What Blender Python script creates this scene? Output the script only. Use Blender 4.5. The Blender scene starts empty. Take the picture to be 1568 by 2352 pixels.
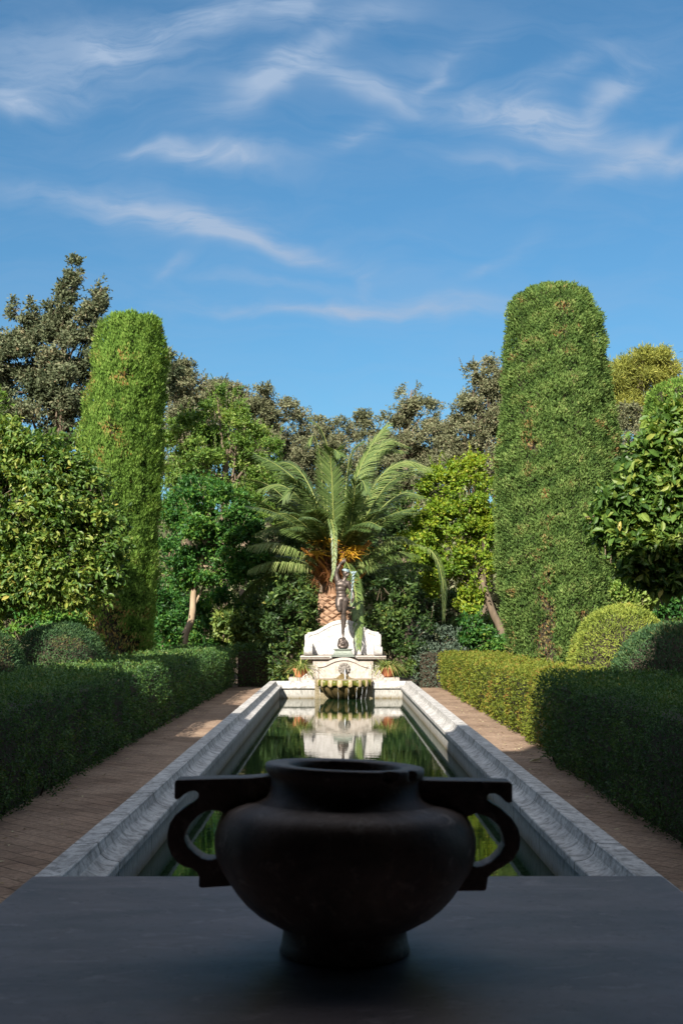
import bpy, bmesh, math, random
import numpy as np
from mathutils import Vector, Matrix

rng = np.random.default_rng(7)
random.seed(7)
SC = bpy.context.scene
COL = SC.collection

# ------------------------------------------------------------------ camera
F = 2750.0                       # focal length in units of a 1568 x 2352 picture
EYE = Vector((0.0, 0.0, 1.5))
PITCH = math.atan(258.0 / F)
YAW = math.atan(7.0 / F)
FWD = Vector((math.sin(YAW) * math.cos(PITCH), math.cos(YAW) * math.cos(PITCH), math.sin(PITCH)))
RGT = Vector((math.cos(YAW), -math.sin(YAW), 0.0))
UPV = RGT.cross(FWD)


def at(u, v, Y):
    """world point at depth Y seen at picture position u, v (used to read sizes off the photo)"""
    d = FWD + RGT * ((u - 784.0) / F) + UPV * ((1176.0 - v) / F)
    t = Y / d.y
    return Vector((EYE.x + d.x * t, Y, EYE.z + d.z * t))


def px(Y):
    return Y / F


cam = bpy.data.cameras.new('camera')
cam.sensor_fit = 'VERTICAL'
cam.sensor_height = 36.0
cam.lens = 36.0 * F / 2352.0
cam.clip_start = 0.05
cam.clip_end = 2000
cam.dof.use_dof = True
cam.dof.focus_distance = 25.0
cam.dof.aperture_fstop = 11.0
camo = bpy.data.objects.new('camera', cam)
COL.objects.link(camo)
R = Matrix((RGT, UPV, -FWD)).transposed()
camo.matrix_world = Matrix.Translation(EYE) @ R.to_4x4()
SC.camera = camo

SUN_L = Vector((0.56, 1.50, -1.0)).normalized()
SUN_EL = math.asin(-SUN_L.z)
SUN_AZ = math.atan2(-SUN_L.x, -SUN_L.y)


# ------------------------------------------------------------------ objects
def tag(o, label=None, cat=None, group=None, kind=None):
    if label: o['label'] = label
    if cat: o['category'] = cat
    if group: o['group'] = group
    if kind: o['kind'] = kind
    return o


def empty(name, loc, label, cat, group=None):
    o = bpy.data.objects.new(name, None)
    o.empty_display_size = 0.2
    o.location = loc
    COL.objects.link(o)
    return tag(o, label, cat, group)


class G:
    """collects geometry in world coordinates; build() links it as ONE mesh object"""

    def __init__(self):
        self.V = []; self.F = []; self.M = []; self.S = []; self.T = []; self.n = 0

    def add(self, V, faces, mat=0, tint=0.5, smooth=False):
        V = np.asarray(V, dtype=np.float64).reshape(-1, 3)
        if not isinstance(faces, list): faces = [faces]
        self.V.append(V)
        t = np.asarray(tint, dtype=np.float64)
        self.T.append(np.full(len(V), float(t)) if t.ndim == 0 else t)
        for f in faces:
            f = np.asarray(f, dtype=np.int64)
            if f.ndim == 1: f = f[None, :]
            self.F.append(f + self.n); self.M.append(mat); self.S.append(smooth)
        self.n += len(V)
        return self

    def box(self, lo, hi, mat=0, tint=.5):
        x0, y0, z0 = lo; x1, y1, z1 = hi
        V = [(x0, y0, z0), (x1, y0, z0), (x1, y1, z0), (x0, y1, z0), (x0, y0, z1), (x1, y0, z1), (x1, y1, z1), (x0, y1, z1)]
        Fq = [(0, 3, 2, 1), (4, 5, 6, 7), (0, 1, 5, 4), (1, 2, 6, 5), (2, 3, 7, 6), (3, 0, 4, 7)]
        return self.add(V, np.array(Fq), mat, tint)

    def prism(self, xz, y0, y1, mat=0):
        """outline in x, z (counter clockwise seen from the camera) extruded from y0 to y1"""
        n = len(xz)
        V = [(x, y0, z) for x, z in xz] + [(x, y1, z) for x, z in xz]
        i = np.arange(n); j = (i + 1) % n
        return self.add(V, [i[None, :], (n + i[::-1])[None, :], np.stack([i, i + n, j + n, j], 1)], mat)

    def ring(self, outer, inner, y0, y1, mat=0):
        """frame between two outlines with the same number of points, from y0 (front) to y1"""
        n = len(outer)
        V = [(x, y0, z) for x, z in outer] + [(x, y0, z) for x, z in inner] + [(x, y1, z) for x, z in outer] + [(x, y1, z) for x, z in inner]
        i = np.arange(n); j = (i + 1) % n
        return self.add(V, [np.stack([i, j, j + n, i + n], 1), np.stack([i, i + 2 * n, j + 2 * n, j], 1),
                            np.stack([i + n, j + n, j + 3 * n, i + 3 * n], 1)], mat)

    def lathe(self, c, prof, seg=48, mat=0, mod=None, a0=0.0, a1=2 * math.pi, smooth=True):
        cx, cy, cz = c
        full = abs(a1 - a0 - 2 * math.pi) < 1e-6
        m = seg if full else seg + 1
        A = a0 + (a1 - a0) * np.arange(m) / seg
        V = []
        for k, (r, z) in enumerate(prof):
            rr = np.full(m, r); zz = np.full(m, float(z))
            if mod is not None: rr, zz = mod(k, A, rr, zz)
            V.append(np.stack([cx + rr * np.cos(A), cy + rr * np.sin(A), cz + zz], 1))
        V = np.concatenate(V)
        Q = []
        for k in range(len(prof) - 1):
            i = np.arange(m if full else m - 1); j = (i + 1) % m
            Q.append(np.stack([k * m + i, k * m + j, (k + 1) * m + j, (k + 1) * m + i], 1))
        return self.add(V, np.concatenate(Q), mat, smooth=smooth)

    def tube(self, P, rad, seg=8, mat=0, tint=.5, smooth=True, cap=True):
        P = np.asarray(P, float); n = len(P)
        rad = np.broadcast_to(np.asarray(rad, float), (n,))
        T = np.gradient(P, axis=0); T /= np.linalg.norm(T, axis=1, keepdims=True) + 1e-9
        ref = np.array([0., 0., 1.]) if abs(T[0, 2]) < .9 else np.array([1., 0., 0.])
        A = np.arange(seg) * 2 * math.pi / seg
        V = []
        for i in range(n):
            a = np.cross(T[i], ref); a /= np.linalg.norm(a) + 1e-9
            b = np.cross(T[i], a); ref = np.cross(a, T[i])
            V.append(P[i] + rad[i] * (np.cos(A)[:, None] * a + np.sin(A)[:, None] * b))
        V = np.concatenate(V); Q = []
        i = np.arange(seg); j = (i + 1) % seg
        for k in range(n - 1):
            Q.append(np.stack([k * seg + i, k * seg + j, (k + 1) * seg + j, (k + 1) * seg + i], 1))
        fs = [np.concatenate(Q)]
        if cap: fs += [i[::-1][None, :], ((n - 1) * seg + i)[None, :]]
        return self.add(V, fs, mat, tint, smooth)

    def build(self, name, mats, parent=None, bevel=0.0, seg=2):
        V = np.concatenate(self.V); T = np.concatenate(self.T)
        if not isinstance(mats, (list, tuple)): mats = [mats]
        org = Vector(parent.location) if parent is not None and parent.parent is None else None
        if org is None and parent is not None:
            org = Vector(parent.location) + Vector(parent.parent.location)
        if org is None:
            lo, hi = V.min(0), V.max(0)
            org = Vector(((lo[0] + hi[0]) / 2, (lo[1] + hi[1]) / 2, lo[2]))
            V = V - np.array(org)
        else:
            V = V - np.array(org)
        me = bpy.data.meshes.new(name)
        me.vertices.add(len(V)); me.vertices.foreach_set('co', V.astype(np.float32).ravel())
        li = np.concatenate([f.ravel() for f in self.F])
        tot = np.concatenate([np.full(len(f), f.shape[1]) for f in self.F])
        st = np.concatenate([[0], np.cumsum(tot)[:-1]])
        me.loops.add(len(li)); me.loops.foreach_set('vertex_index', li.astype(np.int32))
        me.polygons.add(len(tot)); me.polygons.foreach_set('loop_start', st.astype(np.int32))
        try: me.polygons.foreach_set('loop_total', tot.astype(np.int32))
        except Exception: pass
        me.polygons.foreach_set('material_index', np.concatenate([np.full(len(f), m) for f, m in zip(self.F, self.M)]).astype(np.int32))
        me.polygons.foreach_set('use_smooth', np.concatenate([np.full(len(f), s) for f, s in zip(self.F, self.S)]).astype(bool))
        me.update(calc_edges=True)
        a = me.attributes.new('tint', 'FLOAT', 'POINT'); a.data.foreach_set('value', T.astype(np.float32))
        for m in mats: me.materials.append(m)
        o = bpy.data.objects.new(name, me); COL.objects.link(o)
        if parent is not None: o.parent = parent
        else: o.location = org
        if bevel:
            b = o.modifiers.new('bevel', 'BEVEL'); b.width = bevel; b.segments = seg; b.limit_method = 'ANGLE'; b.angle_limit = math.radians(40)
        return o


# ------------------------------------------------------------------ numpy helpers
def unit(a):
    return a / (np.linalg.norm(a, axis=-1, keepdims=True) + 1e-9)


def rnd_dir(n):
    return unit(rng.normal(size=(n, 3)))


class Noise:
    """cheap smooth 3-D noise in about -1..1"""
    def __init__(self, wl, k=7):
        self.K = rnd_dir(k) * (2 * math.pi / wl) * rng.uniform(.6, 1.5, (k, 1)); self.p = rng.uniform(0, 6.28, k); self.k = k

    def __call__(self, P):
        return np.sin(P @ self.K.T + self.p).sum(1) / math.sqrt(self.k) * .9


def diamond(g, P, D, N, L, W, tint, mat=0, fold=.18):
    """small four-cornered leaves"""
    D = unit(D); S = unit(np.cross(D, N)); N = np.cross(S, D)
    L = np.broadcast_to(np.asarray(L, float), (len(P),))[:, None]; W = np.broadcast_to(np.asarray(W, float), (len(P),))[:, None]
    mid = P + D * L * .45 + N * W * fold
    V = np.stack([P, mid - S * W * .5, P + D * L, mid + S * W * .5], 1).reshape(-1, 3)
    i = np.arange(len(P)) * 4
    g.add(V, np.stack([i, i + 3, i + 2, i + 1], 1), mat, np.repeat(np.broadcast_to(tint, (len(P),)), 4))


def leaf7(g, P, D, N, L, W, tint, mat=0, fold=.22, bend=.18):
    """larger pointed leaves folded along the midrib and bent down at the tip"""
    n = len(P)
    D = unit(D); S = unit(np.cross(D, N)); N = np.cross(S, D)
    L = np.broadcast_to(np.asarray(L, float), (n,))[:, None]; W = np.broadcast_to(np.asarray(W, float), (n,))[:, None]
    b = P; m = P + D * L * .52 - N * L * .02; t = P + D * L - N * L * bend
    e1 = P + D * L * .28 + N * W * fold; e2 = P + D * L * .68 + N * W * fold - N * L * bend * .35
    V = np.stack([b, e1 - S * W * .42, e2 - S * W * .44, m, e1 + S * W * .42, e2 + S * W * .44, t], 1).reshape(-1, 3)
    i = np.arange(n) * 7
    g.add(V, [np.stack([i, i + 3, i + 2, i + 1], 1), np.stack([i + 3, i + 6, i + 2], 1),
              np.stack([i, i + 4, i + 5, i + 3], 1), np.stack([i + 3, i + 5, i + 6], 1)], mat,
          np.repeat(np.broadcast_to(tint, (n,)), 7), smooth=False)


def spline(P, n):
    """Catmull-Rom through P"""
    P = np.asarray(P, float)
    if len(P) == 2: return P[0] + (P[1] - P[0]) * np.linspace(0, 1, n)[:, None]
    Q = np.concatenate([[2 * P[0] - P[1]], P, [2 * P[-1] - P[-2]]])
    out = []
    for s in np.linspace(0, len(P) - 1 - 1e-6, n):
        k = int(s); t = s - k
        a, b, c, d = Q[k:k + 4]
        out.append(.5 * (2 * b + (c - a) * t + (2 * a - 5 * b + 4 * c - d) * t * t + (3 * b - a - 3 * c + d) * t ** 3))
    return np.array(out)


# ------------------------------------------------------------------ materials
def newmat(name):
    m = bpy.data.materials.new(name); m.use_nodes = True
    nt = m.node_tree; nt.nodes.clear()
    out = nt.nodes.new('ShaderNodeOutputMaterial')
    return m, nt, out


def nd(nt, t, **kw):
    n = nt.nodes.new('ShaderNode' + t)
    for k, v in kw.items():
        if k == 'inp':
            for a, b in v.items():
                if hasattr(b, 'is_output') or isinstance(b, bpy.types.NodeSocket): nt.links.new(b, n.inputs[a])
                else: n.inputs[a].default_value = b
        else: setattr(n, k, v)
    return n


def mth(nt, op, a, b=None, c=None, clamp=False):
    n = nt.nodes.new('ShaderNodeMath'); n.operation = op; n.use_clamp = clamp
    for i, x in enumerate((a, b, c)):
        if x is None: continue
        if isinstance(x, bpy.types.NodeSocket): nt.links.new(x, n.inputs[i])
        else: n.inputs[i].default_value = x
    return n.outputs[0]


def ramp(nt, fac, stops, interp='LINEAR'):
    n = nt.nodes.new('ShaderNodeValToRGB'); n.color_ramp.interpolation = interp
    e = n.color_ramp.elements
    while len(e) < len(stops): e.new(.5)
    for k, (p, c) in enumerate(stops):
        e[k].position = p; e[k].color = (c[0], c[1], c[2], 1)
    nt.links.new(fac, n.inputs[0])
    return n.outputs[0]


def noise_tex(nt, vec, scale, detail=4, rough=.55, dist=0.0):
    n = nd(nt, 'TexNoise', inp={'Scale': scale, 'Detail': detail, 'Roughness': rough, 'Distortion': dist})
    if vec is not None: nt.links.new(vec, n.inputs['Vector'])
    return n.outputs[0]


def mixc(nt, fac, a, b, mode='MIX'):
    n = nt.nodes.new('ShaderNodeMix'); n.data_type = 'RGBA'; n.blend_type = mode
    for i, x in ((0, fac), (6, a), (7, b)):
        if isinstance(x, bpy.types.NodeSocket): nt.links.new(x, n.inputs[i])
        elif i == 0: n.inputs[0].default_value = x
        else: n.inputs[i].default_value = (x[0], x[1], x[2], 1)
    return n.outputs[2]


def leaf_mat(name, stops, rough=.5, trans=.25, spec=.3):
    m, nt, out = newmat(name)
    a = nd(nt, 'Attribute', attribute_name='tint')
    c = ramp(nt, a.outputs['Fac'], stops)
    p = nd(nt, 'BsdfPrincipled', inp={'Base Color': c, 'Roughness': rough, 'Specular IOR Level': spec})
    if trans > 0:
        hs = nd(nt, 'HueSaturation', inp={'Hue': .485, 'Saturation': 1.15, 'Value': 1.5, 'Color': c})
        t = nd(nt, 'BsdfTranslucent', inp={'Color': hs.outputs[0]})
        mx = nd(nt, 'MixShader', inp={0: trans, 1: p.outputs[0], 2: t.outputs[0]})
        nt.links.new(mx.outputs[0], out.inputs[0])
    else: nt.links.new(p.outputs[0], out.inputs[0])
    return m


def stone_mat(name, c1, c2, stain, scale=1.0, pits=.5, bump=.3, rough=.75, joint=None, streak=None, moss=None):
    """pale pitted limestone: two tones, darker stains, small pits; joint = (axis, spacing)"""
    m, nt, out = newmat(name)
    tc = nd(nt, 'TexCoord'); v = tc.outputs['Object']
    if streak:
        mp = nd(nt, 'Mapping', inp={'Vector': v, 'Scale': streak}); vs = mp.outputs[0]
    else: vs = v
    n1 = noise_tex(nt, v, 2.2 * scale, 5, .6)
    n2 = noise_tex(nt, vs, 14 * scale, 6, .7, .6)
    n3 = noise_tex(nt, vs, 60 * scale, 3, .6)
    col = mixc(nt, mth(nt, 'MULTIPLY_ADD', n1, 2.2, -.6, True), c1, c2)
    sm = ramp(nt, n2, [(.42, (0, 0, 0)), (.62, (1, 1, 1))])
    col = mixc(nt, mth(nt, 'MULTIPLY', sm, .75), col, stain)
    pt = ramp(nt, n3, [(.28, (1, 1, 1)), (.38, (0, 0, 0))])
    col = mixc(nt, mth(nt, 'MULTIPLY', pt, pits), col, [x * .35 for x in stain])
    h = mth(nt, 'ADD', mth(nt, 'MULTIPLY', n2, .7), mth(nt, 'MULTIPLY', n3, .5))
    if moss:
        sx = nd(nt, 'SeparateXYZ', inp={0: nd(nt, 'NewGeometry').outputs['Position']}).outputs[2]
        lo, hi, mc = moss
        f = mth(nt, 'DIVIDE', mth(nt, 'SUBTRACT', hi, mth(nt, 'ADD', sx, mth(nt, 'MULTIPLY', mth(nt, 'SUBTRACT', n2, .5), .3))), hi - lo, True)
        col = mixc(nt, mth(nt, 'MULTIPLY', f, .9, None, True), col, mc)
    if joint:
        axis, sp, off = joint
        s = nd(nt, 'SeparateXYZ', inp={0: v}).outputs[axis]
        fr = mth(nt, 'ABSOLUTE', mth(nt, 'SUBTRACT', mth(nt, 'FRACT', mth(nt, 'DIVIDE', mth(nt, 'ADD', s, off), sp)), .5))
        ln = mth(nt, 'LESS_THAN', fr, .008 / sp)
        col = mixc(nt, mth(nt, 'MULTIPLY', ln, .8), col, [x * .25 for x in stain])
        h = mth(nt, 'SUBTRACT', h, mth(nt, 'MULTIPLY', ln, .8))
    b = nd(nt, 'Bump', inp={'Strength': bump, 'Distance': .01, 'Height': h})
    p = nd(nt, 'BsdfPrincipled', inp={'Base Color': col, 'Roughness': rough, 'Specular IOR Level': .25, 'Normal': b.outputs[0]})
    nt.links.new(p.outputs[0], out.inputs[0])
    return m


def plain_mat(name, c1, c2, scale=8, rough=.7, metal=0.0, bump=.2, spec=.3, detail=5, dist=.01, streak=None):
    m, nt, out = newmat(name)
    v = nd(nt, 'TexCoord').outputs['Object']
    if streak: v = nd(nt, 'Mapping', inp={'Vector': v, 'Scale': streak}).outputs[0]
    n = noise_tex(nt, v, scale, detail, .6)
    col = mixc(nt, mth(nt, 'MULTIPLY_ADD', n, 2.0, -.5, True), c1, c2)
    b = nd(nt, 'Bump', inp={'Strength': bump, 'Distance': dist, 'Height': n})
    p = nd(nt, 'BsdfPrincipled', inp={'Base Color': col, 'Roughness': rough, 'Metallic': metal, 'Specular IOR Level': spec, 'Normal': b.outputs[0]})
    nt.links.new(p.outputs[0], out.inputs[0])
    return m
# ------------------------------------------------------------------ sky and sun
def build_world():
    w = bpy.data.worlds.new('World'); SC.world = w; w.use_nodes = True
    nt = w.node_tree; nt.nodes.clear()
    out = nt.nodes.new('ShaderNodeOutputWorld'); bg = nt.nodes.new('ShaderNodeBackground')
    sky = nt.nodes.new('ShaderNodeTexSky'); sky.sky_type = 'NISHITA'; sky.sun_disc = False
    sky.sun_elevation = SUN_EL; sky.sun_rotation = SUN_AZ
    sky.air_density = 1.15; sky.dust_density = .35; sky.ozone_density = 2.2
    tint = mixc(nt, 1.0, sky.outputs[0], SKY_TINT, 'MULTIPLY')
    up = nd(nt, 'SeparateXYZ', inp={0: nd(nt, 'TexCoord').outputs['Generated']}).outputs[2]
    tint = mixc(nt, mth(nt, 'MULTIPLY', up, 2.6, None, True), mixc(nt, 1.0, tint, (.90, .82, .86), 'MULTIPLY'), tint)
    # thin cirrus, laid out on directions of the world (x / y, z / y in front of +Y)
    d = nd(nt, 'SeparateXYZ', inp={0: nd(nt, 'TexCoord').outputs['Generated']})
    yy = mth(nt, 'MAXIMUM', d.outputs[1], .05)
    X = mth(nt, 'DIVIDE', d.outputs[0], yy); Z = mth(nt, 'DIVIDE', d.outputs[2], yy)
    P = nd(nt, 'CombineXYZ', inp={0: X, 1: Z, 2: 0.0}).outputs[0]
    wn = nd(nt, 'TexNoise', inp={'Vector': P, 'Scale': 5.0, 'Detail': 4, 'Roughness': .55})
    off = nd(nt, 'VectorMath', operation='SUBTRACT', inp={0: wn.outputs[1], 1: (.5, .5, .5)})
    Pw = nd(nt, 'VectorMath', operation='MULTIPLY_ADD', inp={0: off.outputs[0], 1: (.16, .10, 0), 2: P}).outputs[0]
    ws = nd(nt, 'SeparateXYZ', inp={0: Pw})
    blobs = [  # u, v, half width, half height, tilt (degrees, rising to the right), strength
        (50, 218, 95, 24, -4, .75), (150, 140, 260, 75, -6, .34), (420, 70, 150, 36, 22, .28), (110, 185, 170, 26, -5, .2), (1010, 110, 120, 30, 25, .25), (720, 120, 120, 30, 35, .3), (250, 60, 160, 40, 10, .15), (560, 640, 200, 20, -4, .2), (950, 690, 220, 18, 4, .3), (1350, 130, 160, 30, 20, .25), (200, 440, 160, 26, 0, .3), (300, 100, 55, 38, 15, .35), (500, 45, 230, 60, 14, .45), (655, 35, 60, 50, 35, .45),
        (640, 190, 150, 42, 32, .55), (560, 225, 110, 35, 15, .35), (830, 210, 120, 30, -14, .62), (968, 165, 45, 15, 50, .45), (880, 20, 120, 40, 10, .3),
        (1240, 275, 200, 48, -10, .85), (1160, 240, 150, 40, -15, .35), (1430, 205, 120, 28, 42, .6), (1430, 350, 120, 26, 28, .6), (1550, 365, 80, 26, -5, .75),
        (505, 368, 150, 24, -6, .85), (340, 350, 90, 16, 4, .3), (320, 490, 260, 36, -7, .55), (450, 510, 150, 26, -12, .55), (660, 565, 200, 24, -12, .5),
        (820, 712, 300, 15, 0, .55), (800, 700, 380, 36, 0, .2), (800, 315, 80, 24, 28, .35), (365, 615, 50, 13, 40, .28), (1095, 600, 50, 12, 28, .22),
        (1150, 365, 170, 18, -3, .3), (880, 640, 50, 30, 70, .18), (530, 715, 60, 12, -10, .22), (1170, 560, 40, 18, 40, .16)]
    tot = None
    for u, v, a, b, ang, s in blobs:
        c = at(u, v, 1.0); cx, cz = c.x, c.z - EYE.z
        k = 1.0 / F * 1.03
        ca, sa = math.cos(math.radians(ang)), math.sin(math.radians(ang))
        dx = mth(nt, 'SUBTRACT', ws.outputs[0], cx); dz = mth(nt, 'SUBTRACT', ws.outputs[1], cz)
        p = mth(nt, 'MULTIPLY_ADD', dx, ca / (a * k), mth(nt, 'MULTIPLY', dz, sa / (a * k)))
        q = mth(nt, 'MULTIPLY_ADD', dx, -sa / (b * k), mth(nt, 'MULTIPLY', dz, ca / (b * k)))
        r2 = mth(nt, 'MULTIPLY_ADD', p, p, mth(nt, 'MULTIPLY', q, q))
        e = mth(nt, 'MULTIPLY', mth(nt, 'POWER', 2.718, mth(nt, 'MULTIPLY', r2, -.9)), s)
        tot = e if tot is None else mth(nt, 'ADD', tot, e)
    mp = nd(nt, 'Mapping', inp={'Vector': Pw, 'Rotation': (0, 0, math.radians(-16)), 'Scale': (3.2, 13.0, 1)})
    n1 = noise_tex(nt, mp.outputs[0], 2.2, 9, .62, .9)
    mp2 = nd(nt, 'Mapping', inp={'Vector': Pw, 'Rotation': (0, 0, math.radians(24)), 'Scale': (5, 18.0, 1)})
    n2 = noise_tex(nt, mp2.outputs[0], 2.4, 8, .6, 1.2)
    wis = mth(nt, 'ADD', mth(nt, 'MULTIPLY_ADD', n1, 2.6, -.75), mth(nt, 'MULTIPLY_ADD', n2, 1.6, -.62), None, True)
    fac = mth(nt, 'MULTIPLY', tot, mth(nt, 'MULTIPLY_ADD', wis, 1.05, .2), None, True)
    fac = mth(nt, 'ADD', mth(nt, 'MULTIPLY', fac, CLOUD_MAX), mth(nt, 'MULTIPLY', mth(nt, 'MULTIPLY_ADD', n1, 1.6, -.62, True), .24), None, True)
    front = mth(nt, 'MULTIPLY', mth(nt, 'SUBTRACT', d.outputs[1], .06), 6.0, None, True)
    fac = mth(nt, 'MULTIPLY', fac, front)
    c = mixc(nt, fac, tint, CLOUD_COL)
    # white cloud added out of view, overhead and behind, to fill and neutralise shade
    fill_cloud = mth(nt, 'MAXIMUM', mth(nt, 'MULTIPLY', mth(nt, 'SUBTRACT', d.outputs[2], .60), 5.0, None, True), mth(nt, 'MULTIPLY', mth(nt, 'SUBTRACT', .0, d.outputs[1]), 4.0, None, True))
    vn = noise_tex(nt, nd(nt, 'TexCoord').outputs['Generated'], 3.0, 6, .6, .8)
    c = mixc(nt, mth(nt, 'MULTIPLY', fill_cloud, mth(nt, 'MULTIPLY_ADD', vn, .7, .35, True)), c, FILL_CLOUD_COL)
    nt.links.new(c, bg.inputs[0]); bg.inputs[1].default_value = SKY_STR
    nt.links.new(bg.outputs[0], out.inputs[0])
    s = bpy.data.lights.new('sun', 'SUN'); s.energy = SUN_STR; s.angle = math.radians(.55); s.color = (1.0, .94, .83)
    so = bpy.data.objects.new('sun', s); so.rotation_euler = SUN_L.to_track_quat('-Z', 'Y').to_euler(); so.location = (-10, -20, 20)
    COL.objects.link(so)


SKY_STR = .058
SKY_TINT = (.47, .84, 1.0)
CLOUD_COL = (3.0, 4.0, 5.5)
CLOUD_MAX = 1.0
FILL_CLOUD_COL = (8.0, 8.3, 9.0)
SUN_STR = 5.0
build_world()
vs = SC.view_settings
vs.view_transform = 'Standard'; vs.look = 'None'; vs.exposure = 1.12; vs.gamma = 1.0
SC.cycles.max_bounces = 6; SC.cycles.diffuse_bounces = 3; SC.cycles.glossy_bounces = 3; SC.cycles.transmission_bounces = 4
SC.cycles.caustics_reflective = False; SC.cycles.caustics_refractive = False
SC.cycles.use_denoising = True
SC.cycles.sample_clamp_indirect = 4.0

# ------------------------------------------------------------------ stone and ground materials
M_COPING = stone_mat('weathered_coping_stone', (.62, .59, .56), (.40, .38, .36), (.15, .14, .128), 1.0, .8, .65, .8, joint=(1, 1.9, .4))
M_BASIN = stone_mat('stained_basin_wall', (.47, .45, .42), (.33, .315, .29), (.17, .16, .14), 1.0, .5, .4, .8, joint=(1, 1.15, .2), streak=(3, 3, .7), moss=(.0, .075, (.13, .095, .04)))
M_MARBLE = stone_mat('pale_carved_limestone', (.48, .435, .40), (.41, .36, .32), (.28, .225, .18), 1.2, .55, .25, .7)
M_WHITE = stone_mat('white_limestone', (.54, .52, .51), (.49, .47, .45), (.27, .245, .22), 1.0, .45, .15, .7)
M_SHELL = stone_mat('mossy_wet_stone', (.26, .18, .09), (.15, .11, .04), (.04, .038, .012), 2.0, .7, .6, .35, moss=(.02, .30, (.016, .013, .006)))
M_MOSSBACK = stone_mat('slimy_stone', (.30, .25, .17), (.20, .16, .10), (.10, .085, .04), 2.0, .6, .5, .5)
M_CAP = stone_mat('worn_shell_rim', (.46, .36, .25), (.36, .26, .15), (.16, .13, .04), 2.0, .5, .4, .5)
M_GREENSLIME = plain_mat('green_algae', (.12, .13, .015), (.06, .06, .015), 14, .4, bump=.4)
def worn_mat(name, c1, c2, c3, scale, rough, spec, bump, dist, streak=None):
    """patchy worn surface: broad clouds of two tones, smaller rubbed pale patches, fine pits"""
    m, nt, out = newmat(name)
    v = nd(nt, 'TexCoord').outputs['Object']
    vs = nd(nt, 'Mapping', inp={'Vector': v, 'Scale': streak}).outputs[0] if streak else v
    a = noise_tex(nt, vs, scale, 6, .62, .5); b = noise_tex(nt, vs, scale * 3.7, 7, .7, .8); c = noise_tex(nt, v, scale * 22, 3, .6)
    col = mixc(nt, mth(nt, 'MULTIPLY_ADD', a, 3.0, -1.0, True), c2, c1)
    col = mixc(nt, mth(nt, 'MULTIPLY_ADD', b, 5.0, -2.75, True), col, c3)
    col = mixc(nt, mth(nt, 'MULTIPLY', mth(nt, 'MULTIPLY_ADD', c, 5.0, -2.9, True), .6), col, [x * .4 for x in c2])
    h = mth(nt, 'ADD', mth(nt, 'MULTIPLY', b, .6), mth(nt, 'MULTIPLY', c, .35))
    bp = nd(nt, 'Bump', inp={'Strength': bump, 'Distance': dist, 'Height': h})
    rg = mth(nt, 'MULTIPLY_ADD', b, .3, rough - .15)
    p = nd(nt, 'BsdfPrincipled', inp={'Base Color': col, 'Roughness': rg, 'Specular IOR Level': spec, 'Normal': bp.outputs[0]})
    nt.links.new(p.outputs[0], out.inputs[0])
    return m


M_SLATE = worn_mat('dark_stone_top', (.29, .20, .18), (.165, .118, .108), (.42, .32, .29), 3.0, .5, .35, .12, .003, streak=(1, 2.2, 1))
M_POT = worn_mat('dark_fired_clay', (.43, .31, .245), (.135, .096, .077), (.66, .53, .44), 6.0, .58, .35, .5, .004)
M_TERRA = plain_mat('terracotta', (.48, .19, .09), (.36, .13, .06), 9, .8, bump=.2)
M_BRONZE = plain_mat('dark_bronze', (.135, .105, .088), (.062, .050, .044), 16, .45, .55, .25, detail=6)
M_VERDI = plain_mat('green_grey_bronze', (.22, .25, .21), (.11, .12, .10), 18, .55, .4, .3, streak=(1, 1, 2.5))
M_PATINA = plain_mat('pale_blue_patina', (.34, .45, .48), (.17, .20, .21), 18, .5, .4, .3)
M_SOIL = plain_mat('garden_soil', (.10, .07, .045), (.05, .036, .024), 6, .95, bump=.8, dist=.05)
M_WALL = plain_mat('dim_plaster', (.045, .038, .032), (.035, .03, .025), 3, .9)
M_OUTER = plain_mat('ochre_plaster', (.45, .34, .24), (.38, .28, .2), 3, .9)


def water_mat():
    m, nt, out = newmat('green_pond_water')
    v = nd(nt, 'TexCoord').outputs['Object']
    a = noise_tex(nt, nd(nt, 'Mapping', inp={'Vector': v, 'Scale': (1.6, 5.0, 1)}).outputs[0], 1.5, 3, .5, .4)
    b = noise_tex(nt, nd(nt, 'Mapping', inp={'Vector': v, 'Scale': (5.5, 13.0, 1)}).outputs[0], 1.4, 2, .5, .3)
    h = mth(nt, 'MULTIPLY_ADD', b, .35, a)
    bp = nd(nt, 'Bump', inp={'Strength': .055, 'Distance': .010, 'Height': h})
    p = nd(nt, 'BsdfPrincipled', inp={'Base Color': (.010, .024, .009, 1), 'Roughness': .015, 'IOR': 1.36, 'Specular IOR Level': .5, 'Normal': bp.outputs[0]})
    nt.links.new(p.outputs[0], out.inputs[0])
    return m


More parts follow.
